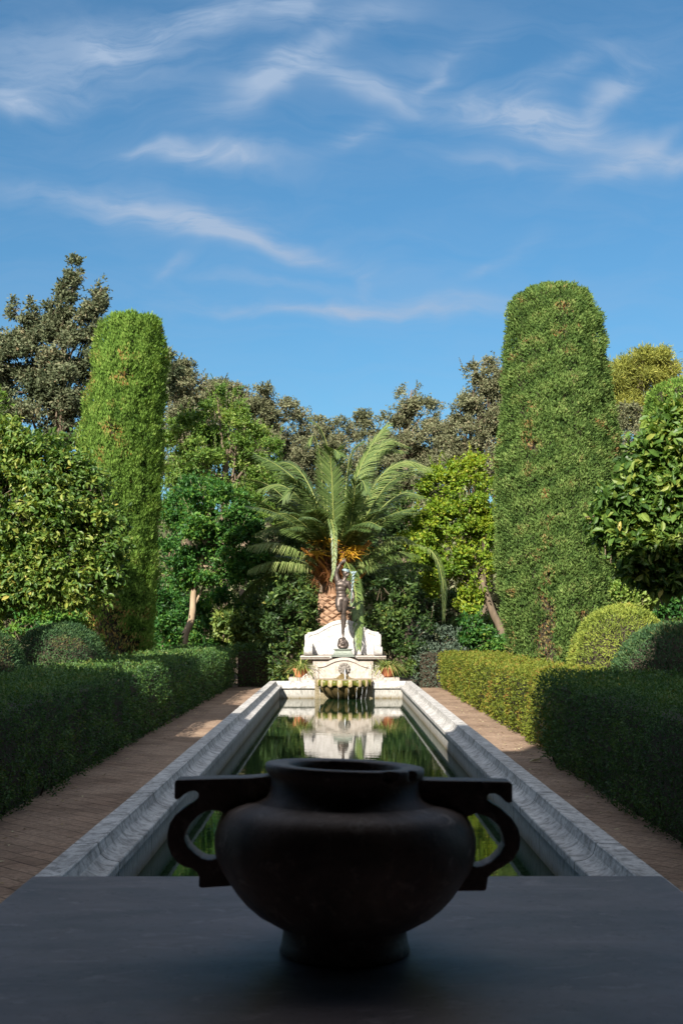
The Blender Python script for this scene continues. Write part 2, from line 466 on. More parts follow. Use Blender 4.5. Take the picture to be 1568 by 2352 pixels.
def path_mat():
    m, nt, out = newmat('worn_clay_paving')
    v = nd(nt, 'TexCoord').outputs['Object']
    mp = nd(nt, 'Mapping', inp={'Vector': v, 'Rotation': (0, 0, math.radians(45))})
    wob = nd(nt, 'TexNoise', inp={'Vector': v, 'Scale': 3.0, 'Detail': 3})
    vv = nd(nt, 'VectorMath', operation='MULTIPLY_ADD', inp={0: wob.outputs[1], 1: (.03, .03, 0), 2: mp.outputs[0]})
    br = nd(nt, 'TexBrick', offset=.5, inp={'Vector': vv.outputs[0], 'Color1': (.29, .19, .13, 1), 'Color2': (.18, .118, .082, 1), 'Mortar': (.07, .05, .036, 1), 'Scale': 1.0,
                                            'Mortar Size': .007, 'Mortar Smooth': .4, 'Bias': 0.0, 'Brick Width': .30, 'Row Height': .145})
    n1 = noise_tex(nt, v, 1.3, 5, .65); n2 = noise_tex(nt, v, 26, 4, .7)
    col = mixc(nt, mth(nt, 'MULTIPLY_ADD', n1, 2.4, -.8, True), br.outputs[0], (.44, .315, .225))
    col = mixc(nt, mth(nt, 'MULTIPLY_ADD', n2, 2.2, -.85, True), col, (.11, .075, .055))
    h = mth(nt, 'MULTIPLY_ADD', br.outputs[1], -.9, mth(nt, 'MULTIPLY', n2, .55))
    bp = nd(nt, 'Bump', inp={'Strength': .9, 'Distance': .02, 'Height': h})
    p = nd(nt, 'BsdfPrincipled', inp={'Base Color': col, 'Roughness': .85, 'Specular IOR Level': .2, 'Normal': bp.outputs[0]})
    nt.links.new(p.outputs[0], out.inputs[0])
    return m


M_WATER = water_mat(); M_PATH = path_mat()

# ------------------------------------------------------------------ ground, path, pool
PCX, PHI = .046, 1.195           # pool centre line, half width of the basin inside its rim
PY0, PY1 = 4.0, 24.4             # near and far inner edge
CW = .252                        # rim width
g = G()
def sheet(g, x0, x1, y0, y1, z): g.add([(x0, y0, z), (x1, y0, z), (x1, y1, z), (x0, y1, z)], np.array([[0, 1, 2, 3]]))
sheet(g, -400, 400, -300, 900, -.03)
tag(g.build('ground', M_SOIL), kind='structure')
g = G()
xo0, xo1 = PCX - PHI - CW + .02, PCX + PHI + CW - .02
sheet(g, -3.0, xo0, 3.36, 30.0, 0.0); sheet(g, xo1, 2.9, 3.36, 30.0, 0.0); sheet(g, xo0, xo1, PY1 + CW - .02, 30.0, 0.0); sheet(g, xo0, xo1, 3.36, PY0 - CW + .02, 0.0)
tag(g.build('path', M_PATH), kind='structure')
g = G(); sheet(g, PCX - PHI - .05, PCX + PHI + .05, PY0 - .05, PY1 + .05, .012)
tag(g.build('pool_water', M_WATER), kind='structure')

pool = empty('garden_pool', (PCX, PY0, 0), 'long rectangular pool with a pale moulded stone rim, between the two clipped hedges', 'pool')


def rect_ring(g, prof, x0, x1, y0, y1, smooth_idx=()):
    V = []
    for u, z in prof: V += [(x0 - u, y0 - u, z), (x1 + u, y0 - u, z), (x1 + u, y1 + u, z), (x0 - u, y1 + u, z)]
    for s in range(4):
        t = (s + 1) % 4; n = len(prof); Q = []
        W = [V[4 * k + s] for k in range(n)] + [V[4 * k + t] for k in range(n)]
        for k in range(n - 1): Q.append((k, k + n, k + 1 + n, k + 1))
        # many short strips along the side so that the edge can be uneven
        A = np.array(W[:n], float); B = np.array(W[n:], float); m = 48 if s in (1, 3) else 8
        tt = np.linspace(0, 1, m + 1)
        grid = A[None] + (B - A)[None] * tt[:, None, None]
        if s in (1, 3): grid[1:-1] += RIMN(grid[1:-1].reshape(-1, 3) * [1, 1, 1])[:, None].reshape(m - 1, n, 1) * np.array([.0, 0, .0015])
        idx = np.arange((m + 1) * n).reshape(m + 1, n)
        g.add(grid.reshape(-1, 3), np.stack([idx[:-1, :-1], idx[1:, :-1], idx[1:, 1:], idx[:-1, 1:]], -1).reshape(-1, 4))


RIMN = Noise(.8)
arc = [(.018 + .150 * (1 - math.cos(t)), .292 + .048 * math.sin(t) ** 1.0) for t in np.linspace(0, math.pi / 2, 7)]
cav = [(.010 + .104 * (i / 7.0), .258 + .078 * (1 - math.sqrt(max(0, 1 - (i / 7.0) ** 2)))) for i in range(8)]
prof = [(.045, .180), (.045, .203), (.014, .206), (.0, .212), (.0, .250), (.005, .257)] + cav[1:] + [(.116, .350), (.124, .355), (.134, .351), (CW - .010, .350), (CW, .340), (CW, -.02)]
g = G(); rect_ring(g, prof, PCX - PHI, PCX + PHI, PY0, PY1)
g.build('coping', M_COPING, pool)
g = G(); rect_ring(g, [(.045, -.02), (.044, .10), (.046, .182)], PCX - PHI, PCX + PHI, PY0, PY1)
g.build('basin_wall', M_BASIN, pool)

# ------------------------------------------------------------------ stone table and big pot
TZ = .90
tab = empty('stone_table', (.04, 2.0, 0), 'broad dark stone table in the shade, carrying the two handled pot', 'table')
c0 = at(75, 2012, 1); k = (TZ - 1.5) / (c0.z - 1.5); TY1 = k; TX0 = c0.x * k
c1 = at(1520, 2012, 1); TX1 = c1.x * k
g = G(); g.box((TX0, .95, TZ - .07), (TX1, TY1, TZ)); g.build('table_top', M_SLATE, tab, bevel=.005)
for x in (TX0 + .28, TX1 - .28):
    g = G(); g.prism([(x - .16, -.03), (x + .16, -.03), (x + .16, .06), (x + .10, .12), (x + .10, .72), (x + .15, .80), (x + .15, TZ - .072), (x - .15, TZ - .072), (x - .15, .80), (x - .10, .72), (x - .10, .12), (x - .16, .06)], 1.25, TY1 - .3)
    g.build('leg', M_SLATE, tab, bevel=.006)

YP = 2.276
pc = at(791.5, 2184, YP)
pot = empty('two_handled_pot', (pc.x, YP, TZ), 'big dark clay pot with two scrolled handles, standing on the stone table', 'pot')
def pr(v, half): return (at(791.5 + half, v, YP).x - at(791.5, v, YP).x, at(791.5, v, YP).z - TZ)
sil = [(2129, 154), (2118, 173), (2106, 194), (2082, 222), (2055, 245), (2029, 262), (2000, 281), (1970, 293), (1941, 297), (1915, 296), (1892, 290), (1875, 282), (1863, 274), (1850, 259), (1839, 236), (1830, 206)]
def unproject(sil):
    """profile whose outline, seen from above at the eye's angle, is the given one"""
    out = []
    for q in range(len(sil)):
        a = sil[max(q - 1, 0)]; b = sil[min(q + 1, len(sil) - 1)]; v, h = sil[q]
        m = (b[1] - a[1]) / (-(b[0] - a[0])); m = max(-3.2, min(2.2, m))
        se = math.sin(math.atan((v - 1176) / F) - PITCH)
        out.append(pr(v - h * m * se * se, h * math.sqrt(1 + (m * se) ** 2)))
    return out
body = unproject(sil)
zt_ = body[-1][1]
body = [p for k, p in enumerate(body) if k == 0 or p[1] > body[k - 1][1] - .001]
nk = pr(1812, 176)
outer = [pr(2188, 60), pr(2189, 138), pr(2188, 147), pr(2178, 149), pr(2160, 144), pr(2140, 141), pr(2122, 142), pr(2114, 148)] + [p for p in body if p[1] > pr(2114, 1)[1]]
outer += [(nk[0] * 1.06, min(zt_ + .003, pr(1822, 1)[1])), pr(1818, 176), pr(1808, 171), pr(1792, 169), pr(1784, 171), pr(1779, 177), pr(1774, 180), pr(1766, 181), pr(1759, 180.5), pr(1756.5, 177),
         pr(1755.5, 165), pr(1758, 132), pr(1761, 128.5), pr(1775, 127), pr(1810, 140), pr(1850, 225), pr(1950, 260), pr(2030, 215), pr(2090, 90), pr(2100, 0.5)]
NLIP = [k for k, p in enumerate(outer) if abs(p[0] - pr(1766, 181)[0]) < .0012 and p[1] > .26]
outer[0] = (outer[0][0], 0.0); outer[1] = (outer[1][0], 0.0); outer[2] = (outer[2][0], .003)
g = G()
pn = Noise(.05)
def potmod(kk, A, r, z):
    roll = math.tan(math.radians(.9)); extra = math.tan(math.radians(1.3)) * min(1, max(0, (z[0] - .26) / .06))
    tilt = math.tan(math.radians(-1.9)) * min(1, max(0, (z[0] - .05) / .2))     # the rim leans a little
    base = min(1, z[0] / .03) if z[0] > 0 else 0
    zz = z - (roll * base + extra) * r * np.cos(A) - tilt * r * np.sin(A) * -1
    rr = r * (1 + .006 * np.sin(2 * A + 1) + .004 * np.sin(3 * A + z * 9))
    if kk in NLIP:   # two chips broken out of the lip
        for a, w in ((-1.0, .09), (-.62, .06)):
            hit = np.abs((A - 2 * math.pi) - a) < w
            rr = np.where(hit, rr - .010, rr)
    return rr, zz
g.lathe((pc.x, YP, TZ), outer, 120, mod=potmod)
g.build('pot_body', M_POT, pot)


def z4(x, y): return at((600 + x / 3.136) * .6125, (2850 + y / 3.136) * .6125, YP)
def z5(x, y): return at((1500 + x / 3.136) * .6125, (2850 + y / 3.136) * .6125, YP)
hl = [(1500, 172), (1240, 174), (1080, 190), (600, 202), (230, 213), (200, 225), (193, 260), (191, 420), (198, 440), (230, 445), (262, 425), (305, 383), (370, 348), (430, 340), (462, 355), (474, 385), (465, 425), (420, 470), (300, 540), (200, 620), (135, 720), (107, 850),
      (112, 970), (150, 1080), (230, 1180), (300, 1222), (390, 1246), (450, 1285), (478, 1335), (474, 1440), (484, 1462), (510, 1470), (830, 1450), (1100, 1420), (1100, 1150), (800, 1100), (690, 1125), (620, 1142), (560, 1140), (500, 1118), (430, 1070), (345, 985), (304, 900),
      (318, 820), (375, 725), (470, 630), (540, 588), (620, 566), (720, 578), (800, 640), (1000, 600), (1500, 500)]
hr = [(-40, 212), (240, 215), (700, 224), (1250, 234), (1285, 245), (1296, 275), (1296, 460), (1285, 482), (1255, 486), (1215, 465), (1150, 402), (1090, 372), (1030, 376), (998, 402), (1002, 450), (1060, 492), (1180, 560), (1290, 660), (1362, 770), (1392, 900), (1372, 1030), (1300, 1150),
      (1180, 1232), (1085, 1285), (1012, 1350), (1000, 1430), (994, 1492), (970, 1506), (660, 1510), (400, 1480), (400, 1200), (640, 1150), (800, 1195), (880, 1228), (950, 1215), (1060, 1160), (1150, 1070), (1204, 970), (1190, 860), (1140, 750), (1040, 662), (960, 622), (880, 602), (810, 630), (700, 690), (400, 640), (-40, 520)]
for pts, zz in ((hl, z4), (hr, z5)):
    xz = [(p.x, p.z) for p in (zz(x, y) for x, y in pts)]
    area = sum(a[0] * b[1] - b[0] * a[1] for a, b in zip(xz, xz[1:] + xz[:1]))
    if area < 0: xz = xz[::-1]
    g = G(); g.prism(xz, YP - .027, YP + .027)
    g.build('handle', M_POT, pot, bevel=.006, seg=3)

# ------------------------------------------------------------------ the house whose opening the camera looks out of
house = empty('house', (0, 3.1, 0), 'shaded house whose wide opening frames the table and pool', 'house')
HZ = 7.2
g = G()
g.box((-15, 2.96, -.03), (-2.6, 3.36, HZ)); g.box((2.6, 2.96, -.03), (10, 3.36, HZ)); g.box((-2.599, 2.961, 4.7), (2.599, 3.359, HZ))
g.box((-15, -6, -.03), (-14.6, 2.958, HZ)); g.box((9.6, -6, -.03), (10, 2.958, HZ)); g.box((-14.598, -6, -.03), (9.598, -5.6, HZ))
g.build('outer_wall', M_OUTER, house)
g = G()
g.box((-3.2, -4.5, 0), (-3.05, 2.957, 5.0)); g.box((3.05, -4.5, 0), (3.2, 2.957, 5.0)); g.box((-3.2, -4.6, 0), (3.2, -4.502, 5.0)); g.box((-3.2, -4.6, 5.002), (3.2, 2.957, 5.1))
g.build('room_wall', M_WALL, house)
g = G(); g.box((-15.2, -6.2, HZ + .002), (10.2, 3.42, HZ + .15)); g.build('roof', M_OUTER, house)
g = G(); g.box((-3.04, -4.5, -.02), (3.04, 3.36, .004)); g.build('room_floor', M_WALL, house)
for x0, x1, h in ((-15.0, -4.6, 1.3), (-2.0, -.7, .5)):  # unseen blocks added on the roof, sized for the shadow they cast
    g = G(); g.box((x0, .2, HZ + .152), (x1, 3.3, HZ + .15 + h)); g.build('shadow_block', M_OUTER, house)
# ------------------------------------------------------------------ fountain, bench, statue
def zc(x, y, Y): return at((1100 + x / 4.126) * .6125, (2320 + y / 4.126) * .6125, Y)
def ol(pts, Y):
    xz = [(p.x, p.z) for p in (zc(x, y, Y) for x, y in pts)]
    area = sum(a[0] * b[1] - b[0] * a[1] for a, b in zip(xz, xz[1:] + xz[:1]))
    return xz if area > 0 else xz[::-1]
def curve2(P, n):
    q = spline([(x, 0, y) for x, y in P], n)
    return [(a[0], a[2]) for a in q]
def shrink(pts, dx0, dx1, dt, cx, top):
    return pts

YF = 24.86                        # front of the fountain panel
fb = zc(780, 1215, YF)
fount = empty('wall_fountain', (fb.x, YF, 0), 'carved pale stone wall fountain with a mossy shell basin at the pool end', 'fountain')
top = curve2([(345, 705), (420, 700), (500, 680), (590, 640), (690, 613), (780, 603), (880, 613), (980, 650), (1060, 690), (1130, 710), (1205, 716)], 41)
inn = curve2([(385, 752), (440, 750), (510, 730), (600, 685), (695, 655), (780, 646), (870, 655), (970, 693), (1050, 733), (1110, 752), (1172, 762)], 41)
outer_o = [(345, 960)] + top + [(1208, 960)]; inner_o = [(385, 922)] + inn + [(1172, 922)]
g = G()
g.prism(ol(inner_o, YF), YF + .012, YF + .24)
fo, fi = ol(outer_o, YF), ol(inner_o, YF)
g.ring(fo, fi, YF - .018, YF + .242)
g.build('back_panel', M_MARBLE, fount, bevel=.006)
# block under the panel, behind the basin
g = G(); a = zc(332, 940, 24.40); b = zc(1226, 1235, 24.40)
g.box((a.x, 24.372, -.02), (b.x, YF + .2, zc(700, 925, YF).z)); g.build('pedestal', M_MOSSBACK, fount, bevel=.008)
for side in (0, 1):
    if side == 0:
        edge = curve2([(340, 720), (338, 770), (325, 800), (285, 828), (215, 848), (165, 872), (140, 905), (138, 936)], 26); low = [(340, 936)]
        sp, roll = [(205, 925), (228, 930), (232, 915), (218, 908), (200, 915), (190, 935)], (160, 910)
    else:
        edge = curve2([(1216, 740), (1222, 775), (1245, 805), (1290, 828), (1340, 842), (1380, 868), (1403, 900), (1402, 930)], 26); low = [(1216, 928)]
        sp, roll = [(1335, 920), (1312, 925), (1308, 910), (1322, 903), (1342, 910), (1352, 928)], (1378, 905)
    g = G(); g.prism(ol(edge + low, YF), YF + .03, YF + .19)
    e2 = [zc(x + (14 if side == 0 else -14), y + 8, YF) for x, y in edge]
    g.tube([(p.x, YF + .03, p.z) for p in e2[2:]], .016, 8)
    ctr = zc(roll[0], roll[1], YF); rr = 22 * .1484 * px(YF)
    th = np.linspace(0, 3.6 * math.pi, 30); rad = rr * (1 - th / (4 * math.pi))
    g.tube([(ctr.x + (1 if side == 0 else -1) * r * math.cos(t + 2.6), YF + .03, ctr.z + r * math.sin(t + 2.6)) for r, t in zip(rad, th)], .010, 6)
    g.build('scroll', M_MARBLE, fount, bevel=.005)

# shell basin
sc = zc(780, 1215, 24.36); RS = 415 * .1484 * px(24.1); ztop = zc(780, 952, 23.95).z
H = ztop - .012; YC = 24.36
NR = 8.2
def lob(A): return np.cos((A + math.pi / 2) * 2 * NR)        # +1 on a rib, -1 in a valley, a rib facing the camera
def smod(amp_r, amp_z):
    def f(kk, A, r, z):
        l = lob(A); return r * (1 + amp_r[kk] * l), z + amp_z[kk] * l
    return f
body = [(.40 * RS, -.02), (.52 * RS, .04 * H), (.70 * RS, .26 * H), (.84 * RS, .52 * H), (.92 * RS, .70 * H), (.93 * RS, .76 * H)]
g = G(); g.lathe((sc.x, YC, .012), body, 128, mod=smod([.02, .035, .05, .06, .06, .04], [0, 0, 0, 0, -.004, -.004]), a0=math.pi, a1=2 * math.pi)
shell = g.build('shell_basin', M_SHELL, fount)
# scalloped lip: worn ribs and green valleys
lip = [(.90 * RS, .72 * H), (.985 * RS, .66 * H), (1.01 * RS, .74 * H), (1.01 * RS, .90 * H), (.985 * RS, .985 * H), (.93 * RS, 1.0 * H), (.84 * RS, .93 * H), (.70 * RS, .80 * H)]
lr = [.02, .035, .035, .03, .03, .03, .03, .01]; lz = [-.012, -.020, -.012, .006, .008, .010, .006, 0]
def lipmod(kk, A, r, z):
    l = lob(A); l = np.sign(l) * np.abs(l) ** .6
    return r * (1 + lr[kk] * l), z + lz[kk] * l
g = G(); g.lathe((sc.x, YC, .012), lip, 160, mod=lipmod, a0=math.pi, a1=2 * math.pi)
rim = g.build('shell_rim', [M_GREENSLIME, M_CAP], shell)
mi = []
for p in rim.data.polygons:
    v = p.center; A = math.atan2(v.y + fount.location.y - YC, v.x + fount.location.x - sc.x) % (2 * math.pi)
    mi.append(1 if math.cos((A + math.pi / 2) * 2 * NR) > .30 + .3 * math.sin(A * 5.3) else 0)
rim.data.polygons.foreach_set('material_index', mi)
g = G(); A = np.linspace(math.pi, 2 * math.pi, 40)
V = [(sc.x, YC, .012 + .90 * H)] + [(sc.x + .86 * RS * math.cos(t), YC + .86 * RS * math.sin(t), .012 + .90 * H) for t in A]
g.add(V, np.array([(0, i, i + 1) for i in range(1, 40)])); g.build('basin_water', M_WATER, shell)
# brown ribbed half shell under the spout
q = zc(775, 945, YF); g = G()
hs = [(.02, .075), (.045, .068), (.085, .045), (.13, .018), (.165, .0), (.155, -.012), (.08, -.02)]
sx = 132 * .1484 * px(YF) / .165; zt = (945 - 850) * .1484 * px(YF) / .075
g.lathe((q.x, YF - .01, q.z), [(r * sx, z * zt) for r, z in hs], 96, mod=lambda kk, A, r, z: (r * (1 + .07 * np.cos(A * 18)), z + .006 * np.cos(A * 18)), a0=math.pi, a1=2 * math.pi)
for s in (-1, 1):   # wings of the half shell running out along the panel
    P = [(q.x + s * t * .25, YF - .02 + .0, q.z + .045 * (1 - t) ** 2 + .01) for t in np.linspace(.3, 1, 8)]
    g.tube(P, np.linspace(.03, .012, 8), 8)
g.build('half_shell', M_SHELL, fount)
# rosette with spout
rc = zc(785, 775, YF); rr = 90 * .1484 * px(YF); g = G()
nA = 120; A = np.linspace(0, 2 * math.pi, nA, endpoint=False)
rings = []
for f, dy in ((1.0, .0), (1.0, -.02), (.80, -.045), (.55, -.030), (.45, -.03), (.3, -.06), (.0, -.065)):
    pet = 1 + (.09 * np.abs(np.cos(A * 5.5)) - .05) * (f > .6)
    rings.append(np.stack([rc.x + rr * f * pet * np.cos(A), np.full(nA, YF + .012 + dy) - .012 * np.abs(np.cos(A * 5.5)) * (f > .5), rc.z + rr * f * pet * np.sin(A)], 1))
i = np.arange(nA); j = (i + 1) % nA
g.add(np.concatenate(rings), np.concatenate([np.stack([k * nA + i, (k + 1) * nA + i, (k + 1) * nA + j, k * nA + j], 1) for k in range(6)]), smooth=True)
M_ROS = plain_mat('grey_carved_stone', (.24, .215, .19), (.12, .105, .09), 30, .7, bump=.5)
ros = g.build('rosette', M_ROS, fount)
g = G(); sp0 = zc(795, 785, YF)
g.tube([(sp0.x, YF - .02, sp0.z + .01), (sp0.x, YF - .08, sp0.z + .015), (sp0.x, YF - .12, sp0.z - .002)], [.026, .03, .02], 12)
g.build('spout', M_ROS, ros)


def jet_mat():
    m, nt, out = newmat('falling_water')
    v = nd(nt, 'TexCoord').outputs['Object']
    n = noise_tex(nt, nd(nt, 'Mapping', inp={'Vector': v, 'Scale': (40, 40, 9)}).outputs[0], 1.0, 3)
    p = nd(nt, 'BsdfPrincipled', inp={'Base Color': (.62, .64, .66, 1), 'Roughness': .08, 'Specular IOR Level': .8, 'Alpha': mth(nt, 'MULTIPLY_ADD', n, 2.2, -.45, True)})
    nt.links.new(p.outputs[0], out.inputs[0])
    return m


M_JET = jet_mat()
g = G(); e = zc(800, 955, 24.35)
g.tube([(sp0.x + (e.x - sp0.x) * t, YF - .11 - .16 * math.sqrt(t), sp0.z - (sp0.z - .012 - .9 * H) * t ** 1.6) for t in np.linspace(0, 1, 12)], [.010 + .006 * t + .003 * math.sin(t * 14) for t in np.linspace(0, 1, 12)], 8)
g.build('water_jet', M_JET, fount)
for xx, w in ((412, .003), (690, .0022), (845, .0022), (980, .0034), (1068, .004), (1140, .0032)):
    s = (xx - 780) / 415.0; yb = YC - RS * 1.03 * math.sqrt(max(0, 1 - s * s)); X = sc.x + s * RS
    g = G(); ph = random.random() * 6
    g.tube([(X + .004 * math.sin(ph + 9 * t) - (0 if xx < 900 else .05 * t * s), yb - .02 - .015 * t, .012 + .66 * H * (1 - t ** 1.4)) for t in np.linspace(0, 1, 14)], [w * (.8 + .5 * math.sin(ph + 11 * t)) for t in np.linspace(0, 1, 14)], 6)
    g.build('water_trickle', M_JET, fount)

# ------------------------------------------------------------------ stone bench behind
YB = 25.62; YW = 26.35
bb = zc(770, 940, YB)
bench = empty('stone_bench', (bb.x, YW, 0), 'white stone bench with an arched back and ribbed scroll arms, behind the wall fountain', 'bench')
bo = [(175, 556), (175, 265), (186, 244), (214, 236)] + curve2([(216, 214), (290, 204), (350, 184), (450, 130), (560, 64), (670, 28), (770, 15), (870, 27), (970, 64), (1080, 122), (1190, 180), (1260, 200), (1316, 208)], 41) + [(1322, 232), (1345, 240), (1355, 262), (1355, 556)]
bi = [(232, 556), (232, 292), (246, 278), (262, 268)] + curve2([(264, 258), (320, 246), (390, 222), (480, 172), (580, 118), (680, 85), (770, 72), (862, 84), (955, 118), (1055, 168), (1150, 222), (1215, 246), (1270, 258)], 41) + [(1274, 268), (1288, 278), (1300, 292), (1300, 556)]
g = G(); g.prism(ol(bo, YW), YW + .006, YW + .16); fo, fi = ol(bo, YW), ol(bi, YW); g.ring(fo, fi, YW - .010, YW + .02)
g.build('backrest', M_WHITE, bench, bevel=.005)
zs1 = zc(770, 556, YW).z; x0 = zc(105, 590, YB).x; x1 = zc(1432, 590, YB).x; hb = zc(770, 578, YB).z; lo = zc(770, 608, YB).z; lo2 = zc(770, 622, YB).z
g = G()
th = lo2 - lo
seatp = [(YB + .06, lo - .035), (YB + .03, lo - .03), (YB + .012, lo), (YB + .0, lo + .01), (YB - .012, (lo + hb) / 2), (YB, hb - .008), (YB + .02, hb), (YW + .1, hb)]
V = [(x0, y, z) for y, z in seatp] + [(x1, y, z) for y, z in seatp]; n = len(seatp)
V += [(x0, YW + .1, lo - .035), (x1, YW + .1, lo - .035)]
fs = [np.array([(k, k + n, k + 1 + n, k + 1) for k in range(n - 1)]), np.array([list(range(n - 1, -1, -1)) + [2 * n]])[:, ::-1], np.array([list(range(n, 2 * n)) + [2 * n + 1]])]
g.add(V, fs)
bx0, bx1 = zc(562, 590, YB - .1).x, zc(970, 590, YB - .1).x
g.box((bx0, YB - .14, lo - .004), (bx1, YB + .3, hb - .012))
g.build('seat', M_MARBLE, bench, bevel=.006)
g = G(); a = zc(302, 640, YB + .12); b = zc(1232, 640, YB + .12)
g.box((a.x, YB + .10, 0), (b.x, YW + .1, lo - .036)); a = zc(168, 640, YB + .3); b = zc(1360, 640, YB + .3)
g.box((a.x, YB + .22, 0), (b.x, YW + .1, lo - .037))
a = zc(345, 640, YB + .12); b = zc(1195, 640, YB + .12); g.box((a.x, YB + .07, 0), (b.x, YB + .11, lo - .11))
g.build('base', M_MARBLE, bench, bevel=.006)
for s in (0, 1):
    xa, xb = (zc(160, 480, YB).x, zc(292, 480, YB).x) if s == 0 else (zc(1245, 480, YB).x, zc(1378, 480, YB).x)
    zt = zc(200, 432, YB).z; zr = (zt - hb) / 2; ZC = hb + zr
    g = G()
    nrib = 8; m = 28; nx = 64
    X = np.linspace(xa, xb, nx); ang = np.linspace(0, 2 * math.pi, m, endpoint=False)
    rad = zr * (1 - .10 * np.abs(np.cos(np.linspace(0, nrib * math.pi, nx)))); rad[0] = rad[-1] = zr * .8
    V = np.stack([np.repeat(X, m), YB + .12 + np.outer(rad, np.cos(ang)).ravel() * 1.05, ZC + np.outer(rad, np.sin(ang)).ravel()], 1)
    i = np.arange(m); j = (i + 1) % m
    g.add(V, [np.concatenate([np.stack([k * m + i, k * m + j, (k + 1) * m + j, (k + 1) * m + i], 1) for k in range(nx - 1)]), i[::-1][None], ((nx - 1) * m + i)[None]], smooth=True)
    xl, xr = (xa + .03, xb - .004) if s == 0 else (xa + .004, xb - .03)
    V = []
    for x in (xl, xr): V += [(x, YB + .1, hb), (x, YW, hb), (x, YW, zt + .06), (x, YB + .45, zt + .02), (x, YB + .1, zt - .02)]
    g.add(V, [np.array([[4, 3, 2, 1, 0]]), np.array([[5, 6, 7, 8, 9]]), np.array([(k, (k + 1) % 5, (k + 1) % 5 + 5, k + 5) for k in range(5)])])
    g.build('armrest', M_WHITE, bench)

# ------------------------------------------------------------------ bronze figure
YS = 25.60
def zb(x, y, Y=YS): return at((1050 + x / 3.92) * .6125, (2060 + y / 3.92) * .6125, Y)
sb = zb(925, 1560); s0 = zb(925, 1298)
statue = empty('bronze_statue', (sb.x, YS, hb - .012), 'dark bronze nude figure balancing on one foot with one arm raised, above the fountain', 'statue')
zp0 = hb - .012; zp1 = zb(925, 1462).z; k = .1563 * px(YS)
hw = 172 * k; ht = 125 * k
g = G()
secs = [(1.0, 0.0), (1.0, .10), (.93, .16), (.86, .25), (.78, .45), (.72, .68), (.69, .80), (.74, .84), (.79, .88), (.79, 1.0)]
V = []; 
for f, t in secs:
    w = hw * f; z = zp0 + (zp1 - zp0) * t; V += [(sb.x - w, YS - w, z), (sb.x + w, YS - w, z), (sb.x + w, YS + w, z), (sb.x - w, YS + w, z)]
n = len(secs); fs = [(3, 2, 1, 0), tuple(4 * (n - 1) + q for q in range(4))]
for q in range(n - 1): fs += [(4 * q + s, 4 * q + (s + 1) % 4, 4 * q + 4 + (s + 1) % 4, 4 * q + 4 + s) for s in range(4)]
g.add(V, np.array(fs)); g.build('plinth', M_VERDI, statue, bevel=.006)


def metaclay(parts, voxel, name, mat, parent, smooth=5, extra=None):
    """joins round cones (a, b, ra, rb) and ellipsoids (c, (rx, ry, rz), rot_y) into one continuous surface"""
    bm = bmesh.new()
    for p in parts:
        if len(p) == 4:
            a, b, ra, rb = Vector(p[0]), Vector(p[1]), p[2], p[3]
            d = b - a; L = max(d.length, 1e-5); q = d.to_track_quat('Z', 'Y').to_matrix().to_4x4()
            bmesh.ops.create_cone(bm, cap_ends=True, segments=18, radius1=ra, radius2=rb, depth=L, matrix=Matrix.Translation((a + b) / 2) @ q)
            for c, r in ((a, ra), (b, rb)):
                bmesh.ops.create_uvsphere(bm, u_segments=16, v_segments=10, radius=r, matrix=Matrix.Translation(c))
        else:
            c, r, ry = p
            bmesh.ops.create_uvsphere(bm, u_segments=20, v_segments=14, radius=1.0, matrix=Matrix.Translation(Vector(c)) @ Matrix.Rotation(ry, 4, 'Y') @ Matrix.Diagonal((r[0], r[1], r[2], 1)))
    me = bpy.data.meshes.new(name); bm.to_mesh(me); bm.free()
    o = bpy.data.objects.new(name, me); COL.objects.link(o)
    rm = o.modifiers.new('r', 'REMESH'); rm.mode = 'VOXEL'; rm.voxel_size = voxel; rm.use_smooth_shade = True
    sm = o.modifiers.new('s', 'SMOOTH'); sm.factor = .5; sm.iterations = smooth
    dg = bpy.context.evaluated_depsgraph_get()
    me2 = bpy.data.meshes.new_from_object(o.evaluated_get(dg))
    bpy.data.objects.remove(o); me.name = 'tmp'; me2.name = name
    co = np.empty(len(me2.vertices) * 3, np.float32); me2.vertices.foreach_get('co', co)
    co = co.reshape(-1, 3) - np.array(parent.location if parent.parent is None else Vector(parent.parent.location), np.float32)
    me2.vertices.foreach_set('co', co.ravel()); me2.update()
    me2.materials.clear(); me2.materials.append(mat)
    o = bpy.data.objects.new(name, me2); COL.objects.link(o); o.parent = parent
    return o


def B(x, y, dy=0.0):
    p = zb(x, y); return Vector((p.x, YS + dy, p.z))
